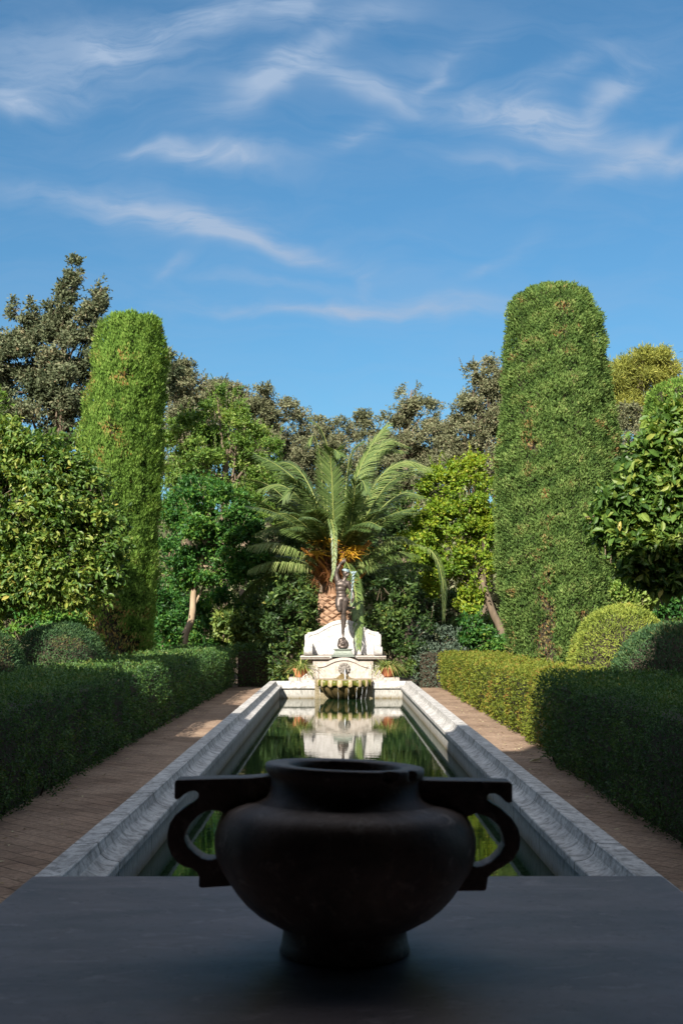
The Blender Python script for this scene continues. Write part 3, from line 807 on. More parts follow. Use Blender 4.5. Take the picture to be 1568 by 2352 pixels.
# wind blown rock head the figure stands on
rk = [(B(925, 1400), (85 * k, .11, 75 * k), 0), (B(900, 1350, -.02), (50 * k, .07, 55 * k), .2), (B(935, 1325), (32 * k, .05, 35 * k), 0), (B(880, 1420, -.05), (42 * k, .05, 30 * k), .3),
      (B(970, 1415, -.05), (36 * k, .05, 38 * k), -.2), (B(925, 1440), (78 * k, .12, 22 * k), 0), (B(925, 1390, -.09), (26 * k, .04, 24 * k), 0), (B(960, 1360, -.03), (30 * k, .05, 40 * k), -.3)]
metaclay(rk, .010, 'rock', M_BRONZE, statue, 2)
W = [  # supporting leg
    (B(928, 1290, -.03), B(926, 1255), .018, .024), (B(926, 1255), B(922, 1218), .026, .030), (B(922, 1218), B(926, 1150), .030, .036), (B(926, 1150), B(934, 1045, .015), .038, .062),
    (B(934, 1045, .015), B(930, 950), .062, .056), (B(930, 930, -.01), B(938, 845), .058, .078), (B(938, 845), B(950, 755), .080, .094),
    (B(937, 1210, .05), B(922, 1230, .03), .020, .022),
    # bent leg: thigh down, shin back and to the right
    (B(868, 745, .0), B(862, 830, -.05), .088, .076), (B(862, 830, -.05), B(872, 890, -.07), .074, .056), (B(872, 890, -.06), B(950, 870, .10), .052, .054), (B(950, 870, .10), B(1010, 862, .20), .054, .034),
    (B(1010, 862, .2), B(1045, 862, .24), .033, .032), (B(1045, 868, .24), B(1098, 852, .22), .030, .018),
    # trunk
    (B(908, 735), (.125, .095, .085), .05), (B(900, 685), (.112, .085, .08), .0), (B(893, 640), (.108, .080, .09), .0), (B(893, 580), (.120, .088, .10), .03), (B(905, 520), (.142, .092, .10), .16),
    (B(868, 520, -.045), (.065, .045, .055), .1), (B(945, 530, -.045), (.065, .045, .055), .1), (B(880, 760, .06), (.085, .07, .07), 0), (B(945, 765, .06), (.085, .07, .07), 0),
    (B(850, 470), B(985, 500), .060, .060), (B(930, 480), B(950, 440), .058, .050), (B(950, 445), B(958, 400), .048, .046),
    # head, turned up to the right
    (B(962, 350), (.062, .074, .080), .35), (B(965, 335, .01), (.070, .078, .066), .3), (B(985, 385, -.03), (.036, .042, .036), .3), (B(1000, 352, -.045), B(1006, 366, -.055), .011, .014), (B(975, 340, -.07), B(996, 348, -.06), .010, .010),
    (B(988, 382, -.058), B(998, 380, -.055), .010, .008), (B(940, 352, -.02), (.014, .022, .026), 0), (B(966, 390, -.02), (.045, .045, .026), .5),
    # raised arm
    (B(845, 462), B(838, 425), .062, .056), (B(838, 425), B(824, 352), .054, .042), (B(824, 352), B(850, 280, -.02), .043, .041), (B(850, 280, -.02), B(888, 212, -.03), .040, .026),
    (B(890, 208, -.03), B(925, 178, -.04), .028, .034), (B(925, 178, -.04), B(938, 172, -.04), .034, .026),
    # lowered arm
    (B(995, 500), B(1012, 540), .062, .054), (B(1012, 540), B(1046, 592, .0), .052, .042), (B(1046, 592), B(1068, 650, -.05), .042, .039), (B(1068, 650, -.05), B(1078, 705, -.09), .038, .025),
    (B(1078, 708, -.09), B(1068, 745, -.10), .028, .032)]
# fingers: pointing hand, and the hand closed round the staff
for (a, b, c, r) in [((938, 170), (955, 148), (967, 130), .0095), ((943, 176), (962, 165), (958, 182), .0095), ((944, 184), (960, 180), (952, 196), .009), ((940, 192), (952, 192), (944, 204), .0085), ((925, 165), (930, 148), (942, 140), .010)]:
    W += [(B(*a, -.045), B(*b, -.06), r, r), (B(*b, -.06), B(*c, -.055), r, r * .8)]
for i, (a, b, c) in enumerate([((1060, 735), (1042, 745), (1048, 758)), ((1062, 748), (1042, 760), (1048, 772)), ((1066, 760), (1048, 774), (1054, 785)), ((1072, 768), (1058, 786), (1062, 795)), ((1074, 735), (1056, 728), (1046, 738))]):
    W += [(B(*a, -.11), B(*b, -.135), .0105, .0095), (B(*b, -.135), B(*c, -.11), .0095, .008)]
figure = metaclay(W, .0085, 'figure', M_BRONZE, statue, 4)
# winged cap
cap = [(B(965, 312, .01), (.072, .078, .042), .3), (B(962, 322, .005), (.085, .09, .016), .32)]
for s in (-1, 1):
    for j in range(3):
        cap.append((B(945 if s < 0 else 1000, 312 + 6 * j, -.02 if s > 0 else -.05), B((915 if s < 0 else 1028) + (4 * j if s < 0 else -3 * j), 292 + 16 * j, .02), .013, .006))
metaclay(cap, .007, 'winged_cap', M_PATINA, figure, 2)
# staff with two snakes and a small winged head
g = G()
a, b = np.array(B(1040, 800, -.115)), np.array(B(1076, 345, -.06))
g.tube([a + (b - a) * t for t in np.linspace(0, 1, 10)], .0095, 8)
for ph in (0, math.pi):
    P = []
    for t in np.linspace(.42, .97, 60):
        c = a + (b - a) * t; r = .032 * math.sin(min(1, (t - .40) * 3) * math.pi / 2) * (1.15 - .35 * t)
        P.append(c + np.array([math.cos(ph + t * 26), math.sin(ph + t * 26), 0]) * r)
    P.append(P[-1] + np.array([-.03 if ph == 0 else .02, -.02, .015]))
    g.tube(P, np.linspace(.007, .012, len(P)), 7)
g.lathe(tuple(b), [(.004, -.01), (.020, .0), (.024, .014), (.015, .028), (.003, .034)], 14)
for s in (-1, 1):
    for j in range(3):
        g.tube([b + np.array([s * .01, 0, .005]), b + np.array([s * (.045 - .006 * j), .0, .02 - .012 * j]), b + np.array([s * (.078 - .012 * j), .0, .026 - .024 * j])], [.011, .010, .004], 6)
g.build('snake_staff', M_PATINA, statue)
# ankle wing
g = G(); p = np.array(B(940, 1150, -.01))
for j in range(3): g.tube([p + np.array([0, 0, -.02 + .012 * j]), np.array(B(960 + 4 * j, 1132 - 3 * j)), np.array(B(985 - 5 * j, 1112 + 5 * j))], [.009, .010, .004], 6)
g.build('ankle_wing', M_BRONZE, figure)

# ------------------------------------------------------------------ terracotta pots with grassy plants
M_BLADE = leaf_mat('strap_leaves', [(0, (.06, .10, .02)), (.5, (.16, .22, .05)), (.85, (.34, .36, .12)), (1, (.42, .33, .13))], .45, .25)
def pot_and_plant(cu, v0, v1, half, Y, lab, plab, seed):
    r_ = np.random.default_rng(seed)
    b = at(cu, v1, Y); t = at(cu, v0, Y); w = half * px(Y); h = t.z - .0
    zb0 = max(0.0, b.z)
    e = empty('terracotta_pot', (b.x, Y, zb0), lab, 'pot', 'terracotta pots beside the fountain')
    H2 = t.z - zb0
    g = G(); g.lathe((b.x, Y, zb0), [(.01, .0), (w * .62, 0), (w * .66, .03), (w * .80, H2 * .45), (w * .90, H2 * .72), (w * .93, H2 * .76), (w * .98, H2 * .80), (w, H2 * .9), (w, H2), (w * .90, H2), (w * .86, H2 * .9)], 40)
    g.build('pot_body', M_TERRA, e)
    g = G(); g.lathe((b.x, Y, zb0), [(w * .88, H2 * .88), (.01, H2 * .9)], 24); g.build('soil', M_SOIL, e)
    g = G(); n = 210
    for q in range(n):
        az = r_.uniform(0, 6.283); el = r_.uniform(.35, 1.5); L = r_.uniform(.28, .52) * (1.1 if el < 1 else .8)
        d = np.array([math.cos(az) * math.cos(el), math.sin(az) * math.cos(el), math.sin(el)])
        p0 = np.array([b.x, Y, zb0 + H2 * .9]) + np.array([math.cos(az), math.sin(az), 0]) * w * r_.uniform(0, .7)
        tt = np.linspace(0, 1, 6)[:, None]
        P = p0 + d * L * tt + np.array([0, 0, -1.0]) * (tt ** 2.2) * L * r_.uniform(.35, 1.1) + np.array([math.cos(az), math.sin(az), 0]) * tt ** 2 * L * .25
        wd = r_.uniform(.007, .012) * np.array([.7, 1, 1, .85, .6, .12]); sd = np.array([-math.sin(az), math.cos(az), 0.0])
        V = np.concatenate([P - sd * wd[:, None], P + sd * wd[:, None]])
        i = np.arange(5); g.add(V, np.stack([i, i + 6, i + 7, i + 1], 1), 0, r_.uniform(.15, 1) ** 1.2)
    o = g.build('grassy_plant', M_BLADE)
    tag(o, plab, 'plant', 'grassy plants in the terracotta pots')


pot_and_plant(691, 1535, 1556, 19, 25.1, 'terracotta pot half hidden by drooping strap leaves, left of the fountain', 'grassy plant spilling over the pot left of the fountain', 1)
pot_and_plant(889, 1533, 1554, 19, 25.1, 'terracotta pot with its round bowl in the sun, right of the fountain', 'grassy plant spilling over the pot right of the fountain', 2)
a = zc(118, 930, YF); b = zc(1425, 930, YF)
g = G(); g.box((a.x, PY1 + CW + .002, -.02), (b.x, YF + .196, zc(770, 937, YF).z)); g.build('ledge', M_MARBLE, fount, bevel=.006)
for cu in (691, 889):
    b = at(cu, 1555, 25.1)
    g = G(); g.box((b.x - .24, 24.80, -.02), (b.x + .24, 25.38, b.z - .002)); g.build('side_plinth', M_MARBLE, fount, bevel=.006)
# ------------------------------------------------------------------ leaf materials (tint 0..1: deep green, green, light green, yellow / brown)
M_TWIG = plain_mat('dark_twigs', (.055, .042, .028), (.025, .022, .014), 12, .95, bump=.6)
M_BARK = plain_mat('grey_brown_bark', (.20, .15, .105), (.10, .075, .05), 9, .9, bump=.8, dist=.02, streak=(1, 1, .3))
M_BARKL = plain_mat('pale_tan_bark', (.40, .30, .20), (.24, .17, .11), 9, .9, bump=.7, dist=.02, streak=(1, 1, .3))
L_CYP_L = leaf_mat('cypress_bright', [(0, (.045, .095, .018)), (.45, (.140, .240, .042)), (.8, (.24, .34, .075)), (.92, (.30, .24, .08)), (1, (.32, .16, .05))], .75, .25, .08)
L_CYP_R = leaf_mat('cypress_grey_green', [(0, (.040, .080, .022)), (.45, (.118, .190, .048)), (.8, (.20, .27, .080)), (.92, (.24, .19, .08)), (1, (.30, .155, .06))], .75, .25, .08)
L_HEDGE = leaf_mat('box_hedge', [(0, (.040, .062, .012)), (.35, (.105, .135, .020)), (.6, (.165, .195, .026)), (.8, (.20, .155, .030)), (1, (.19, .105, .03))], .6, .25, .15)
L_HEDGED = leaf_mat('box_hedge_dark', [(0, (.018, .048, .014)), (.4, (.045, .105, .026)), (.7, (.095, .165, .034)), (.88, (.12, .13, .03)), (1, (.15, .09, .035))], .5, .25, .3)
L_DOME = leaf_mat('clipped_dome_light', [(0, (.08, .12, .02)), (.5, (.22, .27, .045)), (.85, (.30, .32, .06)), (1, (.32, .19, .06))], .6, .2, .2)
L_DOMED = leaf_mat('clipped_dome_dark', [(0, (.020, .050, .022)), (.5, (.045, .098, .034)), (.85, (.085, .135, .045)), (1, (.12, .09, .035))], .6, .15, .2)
L_OAK = leaf_mat('grey_evergreen', [(0, (.074, .082, .042)), (.4, (.155, .165, .085)), (.75, (.24, .24, .14)), (1, (.21, .145, .09))], .65, .2, .12)
L_TALL = leaf_mat('dark_leathery', [(0, (.045, .062, .030)), (.45, (.110, .130, .066)), (.8, (.18, .19, .11)), (1, (.24, .165, .09))], .6, .2, .15)
L_MID = leaf_mat('fresh_green', [(0, (.050, .110, .022)), (.5, (.13, .225, .038)), (.85, (.24, .32, .07)), (1, (.28, .25, .09))], .5, .35, .3)
L_DEEP = leaf_mat('deep_green', [(0, (.018, .065, .016)), (.5, (.050, .150, .028)), (.85, (.13, .25, .04)), (1, (.24, .26, .05))], .48, .35, .3)
L_LIME = leaf_mat('yellow_green', [(0, (.06, .13, .014)), (.5, (.18, .28, .024)), (.85, (.36, .40, .045)), (1, (.46, .40, .07))], .5, .36, .3)
L_CITRUS = leaf_mat('citrus_leaf', [(0, (.032, .075, .015)), (.5, (.090, .170, .030)), (.85, (.22, .28, .055)), (.96, (.38, .34, .08)), (1, (.48, .37, .08))], .45, .3, .35)
L_SHRUB = leaf_mat('undergrowth', [(0, (.022, .050, .014)), (.5, (.070, .125, .030)), (.85, (.19, .26, .06)), (1, (.30, .28, .07))], .48, .3, .3)
L_SHRUBG = leaf_mat('grey_shrub', [(0, (.040, .065, .045)), (.6, (.10, .14, .095)), (1, (.17, .20, .14))], .5, .2, .3)
L_PINE = leaf_mat('pine_needles', [(0, (.11, .13, .03)), (.5, (.25, .27, .055)), (1, (.42, .40, .09))], .6, .25, .2)


def ptint(P, lo=.2, hi=.7, wl=.6, amp=.2):
    n = Noise(wl)
    return np.clip(rng.uniform(lo, hi, len(P)) + amp * n(P), 0, .86)


# ------------------------------------------------------------------ clipped hedges
def hedge(label, x0, x1, y0, y1, h, mat, brown=.25, seed_face=1, wav=1.0, side_face=-1):
    """box hedge; leaves small near the camera and larger far off; side_face = the x side that looks on to the path"""
    g = G(); n1 = Noise(.9); n2 = Noise(.22); n3 = Noise(.5)
    seg = np.arange(y0, y1, .8)
    xs = x1 if side_face > 0 else x0
    for a in seg:
        b = min(a + .8, y1)
        s = float(np.clip(.0025 * a, .018, .048)); dens = 2.0 / (s * s)
        # faces: top, path side, far side, and the two ends
        jobs = [('top', (x1 - x0) * (b - a), 1.0), ('side', h * (b - a), 1.15), ('back', h * (b - a), .35)]
        if a == seg[0]: jobs.append(('end0', h * (x1 - x0), 1.0))
        if b >= y1 - 1e-6: jobs.append(('end1', h * (x1 - x0), .5))
        for kind, area, m in jobs:
            n = int(area * dens * m)
            if n < 1: continue
            U = rng.uniform(0, 1, (n, 3))
            x = x0 + (x1 - x0) * U[:, 0]; y = a + (b - a) * U[:, 1]; z = h * U[:, 2]; N = np.zeros((n, 3))
            if kind == 'top': z[:] = h; N[:, 2] = 1
            elif kind == 'side': x[:] = xs; N[:, 0] = side_face
            elif kind == 'back': x[:] = x0 + x1 - xs; N[:, 0] = -side_face
            elif kind == 'end0': y[:] = y0; N[:, 1] = -1
            else: y[:] = y1; N[:, 1] = 1
            P = np.stack([x, y, z], 1)
            # rounded shoulders
            ex = np.minimum(x - x0, x1 - x); r = .045
            if kind == 'top': P[:, 2] -= r * np.clip(1 - ex / r, 0, 1) ** 2
            else: P -= N * (r * np.clip(1 - (h - z) / r, 0, 1) ** 2)[:, None]
            if kind in ('side', 'back', 'end0', 'end1'):     # undercut, thin foot
                P -= N * (.09 * np.clip(1 - z / .22, 0, 1))[:, None]
            disp = .026 * wav * n1(P) + .04 * wav * n2(P)
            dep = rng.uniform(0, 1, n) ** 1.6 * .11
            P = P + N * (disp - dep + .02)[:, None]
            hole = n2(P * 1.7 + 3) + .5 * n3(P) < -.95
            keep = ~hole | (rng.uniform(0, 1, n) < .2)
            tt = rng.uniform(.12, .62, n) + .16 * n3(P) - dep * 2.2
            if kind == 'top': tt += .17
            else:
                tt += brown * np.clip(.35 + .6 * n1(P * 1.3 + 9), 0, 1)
            D = unit(N * .55 + rnd_dir(n) * .9 + np.array([0, 0, .25])); NN = unit(N + rnd_dir(n) * .8)
            L = s * rng.uniform(.7, 1.35, n)
            k = keep
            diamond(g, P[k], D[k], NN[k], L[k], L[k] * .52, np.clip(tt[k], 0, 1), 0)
    m = .13
    ny = max(4, int((y1 - y0) / .5))
    g.box((x0 + m, y0 + m, -.02), (x1 - m, y1 - m, h - m), 1)
    # stems showing at the foot
    for _ in range(int((y1 - y0) * 5)):
        y = rng.uniform(y0 + .1, y1 - .1); x = xs - side_face * rng.uniform(.10, .25)
        if y > 17: continue
        p = np.array([x, y, -.02]); q = p + np.array([side_face * rng.uniform(0, .10), rng.uniform(-.12, .12), rng.uniform(.3, .6)])
        g.tube([p, (p + q) / 2 + rng.normal(0, .02, 3), q], [.010, .007, .003], 5, 1)
    return tag(g.build('hedge', [mat, M_TWIG]), label, 'hedge', 'clipped box hedges round the pool')


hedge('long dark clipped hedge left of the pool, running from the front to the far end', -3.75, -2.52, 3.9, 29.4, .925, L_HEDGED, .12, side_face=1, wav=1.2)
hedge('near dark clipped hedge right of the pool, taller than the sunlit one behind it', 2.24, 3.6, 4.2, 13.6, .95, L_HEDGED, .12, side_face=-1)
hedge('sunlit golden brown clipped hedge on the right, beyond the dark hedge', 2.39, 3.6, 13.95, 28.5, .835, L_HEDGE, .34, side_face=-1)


def hedge_x(label, x0, x1, y0, y1, h, mat, brown, scr):
    g = G(); n1 = Noise(.6); n2 = Noise(.2)
    s = .065; tot = int(((x1 - x0) * h * 1.2 + (x1 - x0) * (y1 - y0) + (y1 - y0) * h) / (s * s) * 1.3)
    f = rng.uniform(0, 1, tot); N = np.zeros((tot, 3)); P = rng.uniform(0, 1, (tot, 3)) * [x1 - x0, y1 - y0, h] + [x0, y0, 0]
    a = f < .5; P[a, 1] = y0; N[a, 1] = -1
    b = (f >= .5) & (f < .82); P[b, 2] = h; N[b, 2] = 1
    c = (f >= .82) & (f < .91); P[c, 0] = x0; N[c, 0] = -1
    d = f >= .91; P[d, 0] = x1; N[d, 0] = 1
    dep = rng.uniform(0, 1, tot) ** 1.5 * .14
    P = P + N * (scr * n1(P) + .03 * n2(P) - dep + .02)[:, None]
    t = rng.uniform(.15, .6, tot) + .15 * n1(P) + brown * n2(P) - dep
    diamond(g, P, unit(N * .5 + rnd_dir(tot) + [0, 0, .5]), unit(N + rnd_dir(tot) * .8), s * rng.uniform(.7, 1.5, tot), s * .45, np.clip(t, 0, 1))
    g.box((x0 + .15, y0 + .15, -.02), (x1 - .15, y1 - .15, h - .15), 1)
    return tag(g.build('hedge', [mat, M_TWIG]), label, 'hedge', 'clipped box hedges round the pool')


a = at(536, 1500, 29.6).x; b = at(638, 1500, 29.6).x
hedge_x('short dark hedge crossing the far end of the left path', a, b, 29.0, 30.2, at(590, 1484, 29.0).z, L_HEDGED, .05, .03)
a = at(948, 1500, 28.9).x
hedge_x('loose grey green hedge crossing the far end of the right path', a, 2.9, 28.62, 29.9, at(970, 1484, 28.6).z, L_SHRUBG, .1, .06)


# ------------------------------------------------------------------ clipped cypresses
def cypress(label, prof, Y, mat, blade, dens, sq=2.6, rot=.35, brown=.12, vert=.8, foot_bare=0.0, group=None, parent_seed=0):
    """prof: (v, u left, u right) read off the outline, top first, at depth Y"""
    zs = []; cx = []; rr = []
    for v, ul, ur in prof:
        a = at(ul, v, Y); b = at(ur, v, Y); zs.append(a.z); cx.append((a.x + b.x) / 2); rr.append((b.x - a.x) / 2)
    zs = np.array(zs)[::-1]; cx = np.array(cx)[::-1]; rr = np.array(rr)[::-1]
    z0 = -.02; zs = np.concatenate([[z0], zs]); cx = np.concatenate([[cx[0]], cx]); rr = np.concatenate([[rr[0] * .9], rr])
    zs[1:] -= .10; ztop = zs[-1]
    e = empty('clipped_cypress', (cx[0], Y, 0), label, 'cypress', group)
    def sq_r(A): return 1.0 / (np.abs(np.cos(A + rot)) ** sq + np.abs(np.sin(A + rot)) ** sq) ** (1 / sq)
    AA = np.linspace(0, 6.28, 180); norm = (sq_r(AA) * np.abs(np.cos(AA))).max()
    g = G(); n1 = Noise(.9); n2 = Noise(.28); n3 = Noise(.5); nb = Noise(1.1); n4 = Noise(.13)
    area = 2 * math.pi * rr.mean() * ztop
    n = int(area * dens)
    z = rng.uniform(0, ztop, n); A = rng.uniform(0, 2 * math.pi, n)
    R = np.interp(z, zs, rr); keep = rng.uniform(0, 1, n) < R / rr.max(); z, A, R = z[keep], A[keep], R[keep]; n = len(z)
    r = R * sq_r(A) / norm
    N = np.stack([np.cos(A), np.sin(A), np.full(n, .06)], 1)
    P = np.stack([np.interp(z, zs, cx) + r * np.cos(A), Y + r * np.sin(A), z], 1)
    # top cap
    nt_ = int(math.pi * rr[-1] ** 2 * dens * 1.3); q = np.sqrt(rng.uniform(0, 1, nt_)); A2 = rng.uniform(0, 6.283, nt_); r2 = q * rr[-1] * sq_r(A2) / norm
    Pt = np.stack([cx[-1] + r2 * np.cos(A2), Y + r2 * np.sin(A2), ztop - .04 + .03 * (1 - q ** 2)], 1); Nt = np.tile([0, 0, 1.0], (nt_, 1))
    P = np.concatenate([P, Pt]); N = np.concatenate([N, Nt]); n = len(P)
    streak = n2(P * np.array([1, 1, .35]))
    disp = .03 * n1(P) + .05 * streak + .03 * n4(P)
    lowz = np.clip(1 - P[:, 2] / 3.2, 0, 1)
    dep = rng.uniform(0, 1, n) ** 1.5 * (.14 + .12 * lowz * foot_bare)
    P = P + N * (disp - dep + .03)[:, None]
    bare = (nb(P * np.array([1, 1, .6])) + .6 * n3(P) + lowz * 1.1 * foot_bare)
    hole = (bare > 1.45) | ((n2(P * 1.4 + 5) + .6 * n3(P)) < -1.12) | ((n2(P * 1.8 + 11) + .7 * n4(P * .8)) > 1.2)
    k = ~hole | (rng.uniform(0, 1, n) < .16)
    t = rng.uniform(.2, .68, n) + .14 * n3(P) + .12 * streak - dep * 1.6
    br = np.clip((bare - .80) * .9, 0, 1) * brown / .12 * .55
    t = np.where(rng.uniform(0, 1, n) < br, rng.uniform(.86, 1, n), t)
    P, N, t = P[k], N[k], np.clip(t[k], 0, 1); n = len(P)
    up = np.array([0, 0, 1.0])
    for j in range(2):
        D = unit(up * vert + N * .42 + rnd_dir(n) * .55)
        L = blade * rng.uniform(.6, 1.4, n)
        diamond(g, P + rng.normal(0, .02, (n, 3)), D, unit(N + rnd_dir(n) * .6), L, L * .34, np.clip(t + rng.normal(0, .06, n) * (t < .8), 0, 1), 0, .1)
    # loose sprigs along the outline
    m = n // 260; idx = rng.integers(0, n, m)
    diamond(g, P[idx], unit(N[idx] + up * .9 + rnd_dir(m) * .3), N[idx] + rnd_dir(m) * .5, blade * 2.0, blade * .34, t[idx], 0)
    # woody core
    ring = 28; Aq = np.linspace(0, 2 * math.pi, ring, endpoint=False); V = []
    zc_ = np.linspace(z0, ztop - .1, 26)
    for z_ in zc_: 
        q = np.maximum(np.interp(z_, zs, rr) * sq_r(Aq) / norm - .17, .05); V.append(np.stack([np.interp(z_, zs, cx) + q * np.cos(Aq), Y + q * np.sin(Aq), np.full(ring, z_)], 1))
    i = np.arange(ring); j = (i + 1) % ring
    g.add(np.concatenate(V), [np.concatenate([np.stack([q * ring + i, q * ring + j, (q + 1) * ring + j, (q + 1) * ring + i], 1) for q in range(25)]), (25 * ring + i)[None]], 1)
    g.build('crown', [mat, M_TWIG], e)
    g = G()
    for _ in range(3):
        x = cx[0] + rng.uniform(-.15, .15); y = Y + rng.uniform(-.15, .15)
        g.tube([(x, y, -.03), (x, y, ztop * .4), (cx[-1], Y, ztop * .8)], [.14, .09, .03], 8)
    g.build('trunk', M_BARK, e)
    return e


cypress('narrower, bright green clipped cypress with a flat top, left of the pool', [(725, 252, 360), (729, 241, 369), (740, 237, 372), (770, 231, 377), (800, 224, 380), (830, 217, 380), (900, 205, 377), (1000, 189, 372), (1100, 180, 368), (1250, 172, 360), (1400, 166, 350), (1500, 165, 344)],
        24.0, L_CYP_L, .060, 3900, 2.6, .9, .16, .95, 1.0, 'tall clipped cypresses')
cypress('tallest and broadest clipped cypress, grey green, right of the pool', [(656, 1235, 1325), (660, 1205, 1342), (672, 1182, 1352), (690, 1174, 1360), (720, 1171, 1377), (760, 1168, 1386), (830, 1161, 1395), (900, 1155, 1401), (1000, 1146, 1417), (1100, 1141, 1426), (1200, 1142, 1430), (1300, 1146, 1428), (1400, 1154, 1424), (1500, 1172, 1420)],
        26.4, L_CYP_R, .066, 3100, 3.2, .55, .15, .55, 1.0, 'tall clipped cypresses')
cypress('clipped cypress with a rounded top behind the right citrus tree, cut by the right edge', [(868, 1555, 1600), (873, 1525, 1625), (882, 1505, 1640), (900, 1491, 1655), (940, 1484, 1664), (1050, 1478, 1672), (1250, 1478, 1672), (1420, 1485, 1668)],
        36.0, L_CYP_L, .10, 900, 2.4, .3, .1, .6, .4)
cypress('clipped cypress at the left edge, only a dark sliver showing', [(862, -60, -25), (870, -85, -8), (900, -100, 0), (960, -110, 5), (1100, -120, 6), (1300, -130, 4), (1430, -130, -5)],
        19.0, L_CYP_L, .08, 1200, 2.4, .3, .1, .6, .4)


# ------------------------------------------------------------------ clipped domes
def dome(label, u, vtop, half, Y, mat, blade, dens, depth=1.0):
    c = at(u, vtop, Y); r = half * px(Y); h = c.z
    g = G(); n1 = Noise(.7); n2 = Noise(.2)
    n = int(2 * math.pi * r * h * dens)
    D = rnd_dir(n); D[:, 2] = np.abs(D[:, 2])
    k = (np.abs(D[:, 0]) ** 2.5 + np.abs(D[:, 1]) ** 2.5 + np.abs(D[:, 2]) ** 2.5) ** (-1 / 2.5)
    P = np.stack([c.x + D[:, 0] * k * r, Y + D[:, 1] * k * r * depth, D[:, 2] * k * h], 1)
    N = unit(D * np.array([1 / r, 1 / r, 1 / h]))
    dep = rng.uniform(0, 1, n) ** 1.5 * .10
    P += N * (.03 * n1(P) + .02 * n2(P) - dep + .02)[:, None]
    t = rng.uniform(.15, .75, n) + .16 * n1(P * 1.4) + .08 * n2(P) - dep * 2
    t = np.where((n1(P * .8 + 4) > .9) & (rng.uniform(0, 1, n) < .5), rng.uniform(.85, 1, n), t)
    diamond(g, P, unit(N * .6 + rnd_dir(n) * .8 + [0, 0, .35]), unit(N + rnd_dir(n) * .7), blade * rng.uniform(.6, 1.4, n), blade * .28, np.clip(t, 0, 1), 0, .1)
    m = n // 120; q = rng.integers(0, n, m)
    diamond(g, P[q], unit(N[q] + rnd_dir(m) * .4), rnd_dir(m), blade * 1.5, blade * .22, t[q].clip(0, 1))
    g.lathe((c.x, Y, -.02), [(r * .91 * math.cos(a) ** .8 if a < 1.5 else .01, (h - .08) * math.sin(a) ** .85) for a in np.linspace(0, math.pi / 2, 10)], 32, 1)
    return tag(g.build('clipped_dome', [mat, M_TWIG]), label, 'clipped bush', 'clipped dome bushes behind the hedges')


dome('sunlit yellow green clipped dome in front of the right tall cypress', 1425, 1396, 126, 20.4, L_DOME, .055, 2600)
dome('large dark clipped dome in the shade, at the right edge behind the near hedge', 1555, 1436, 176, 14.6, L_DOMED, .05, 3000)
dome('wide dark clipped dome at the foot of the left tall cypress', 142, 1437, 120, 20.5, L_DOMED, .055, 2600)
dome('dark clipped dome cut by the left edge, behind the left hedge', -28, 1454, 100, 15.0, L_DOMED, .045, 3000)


# ------------------------------------------------------------------ free growing trees
def crown_points(ells, Y, dr, n, shell=.45, clump=(.12, .30), reach=(.5, .90)):
    """n points in a set of picture ellipses (u, v, ru, rv) given a depth radius; returns points and outward directions"""
    W = np.array([(e[2] * e[3]) ** .9 for e in ells]); cnt = (W / W.sum() * n).astype(int)
    Ps = []; Ns = []
    for e, m in zip(ells, cnt):
        yo = e[4] if len(e) > 4 else 0.0
        c = np.array(at(e[0], e[1], Y + yo)); rx, rz = e[2] * px(Y), e[3] * px(Y); ry = min(dr, .5 * (rx + rz) * 1.2)
        S = np.array([rx, ry, rz])
        # leaf masses: small clumps on the outside of the crown, each with its own top and gaps between
        K = int(np.clip(8 + 8 * (rx * rz) ** .5, 9, 30)); cd = rnd_dir(K); cr = rng.uniform(*reach, K)
        size = rng.uniform(*clump, K)
        w = size ** 1.6; pick = rng.choice(K, m, p=w / w.sum())
        o = rnd_dir(m) * (rng.uniform(.1, 1, m) ** (1 / 2.2))[:, None] * np.array([1.1, 1.1, .8])
        q = cd[pick] * cr[pick][:, None] + o * size[pick][:, None] * 1.25
        fill = rng.uniform(0, 1, m) < .16
        d = rnd_dir(m); q = np.where(fill[:, None], d * (rng.uniform(.2, .85, m) ** .5)[:, None], q)
        Ps.append(c + q * S); Ns.append(unit(unit(q / S) * .7 + np.where(fill[:, None], 0, o) * .9))
    return np.concatenate(Ps), np.concatenate(Ns)


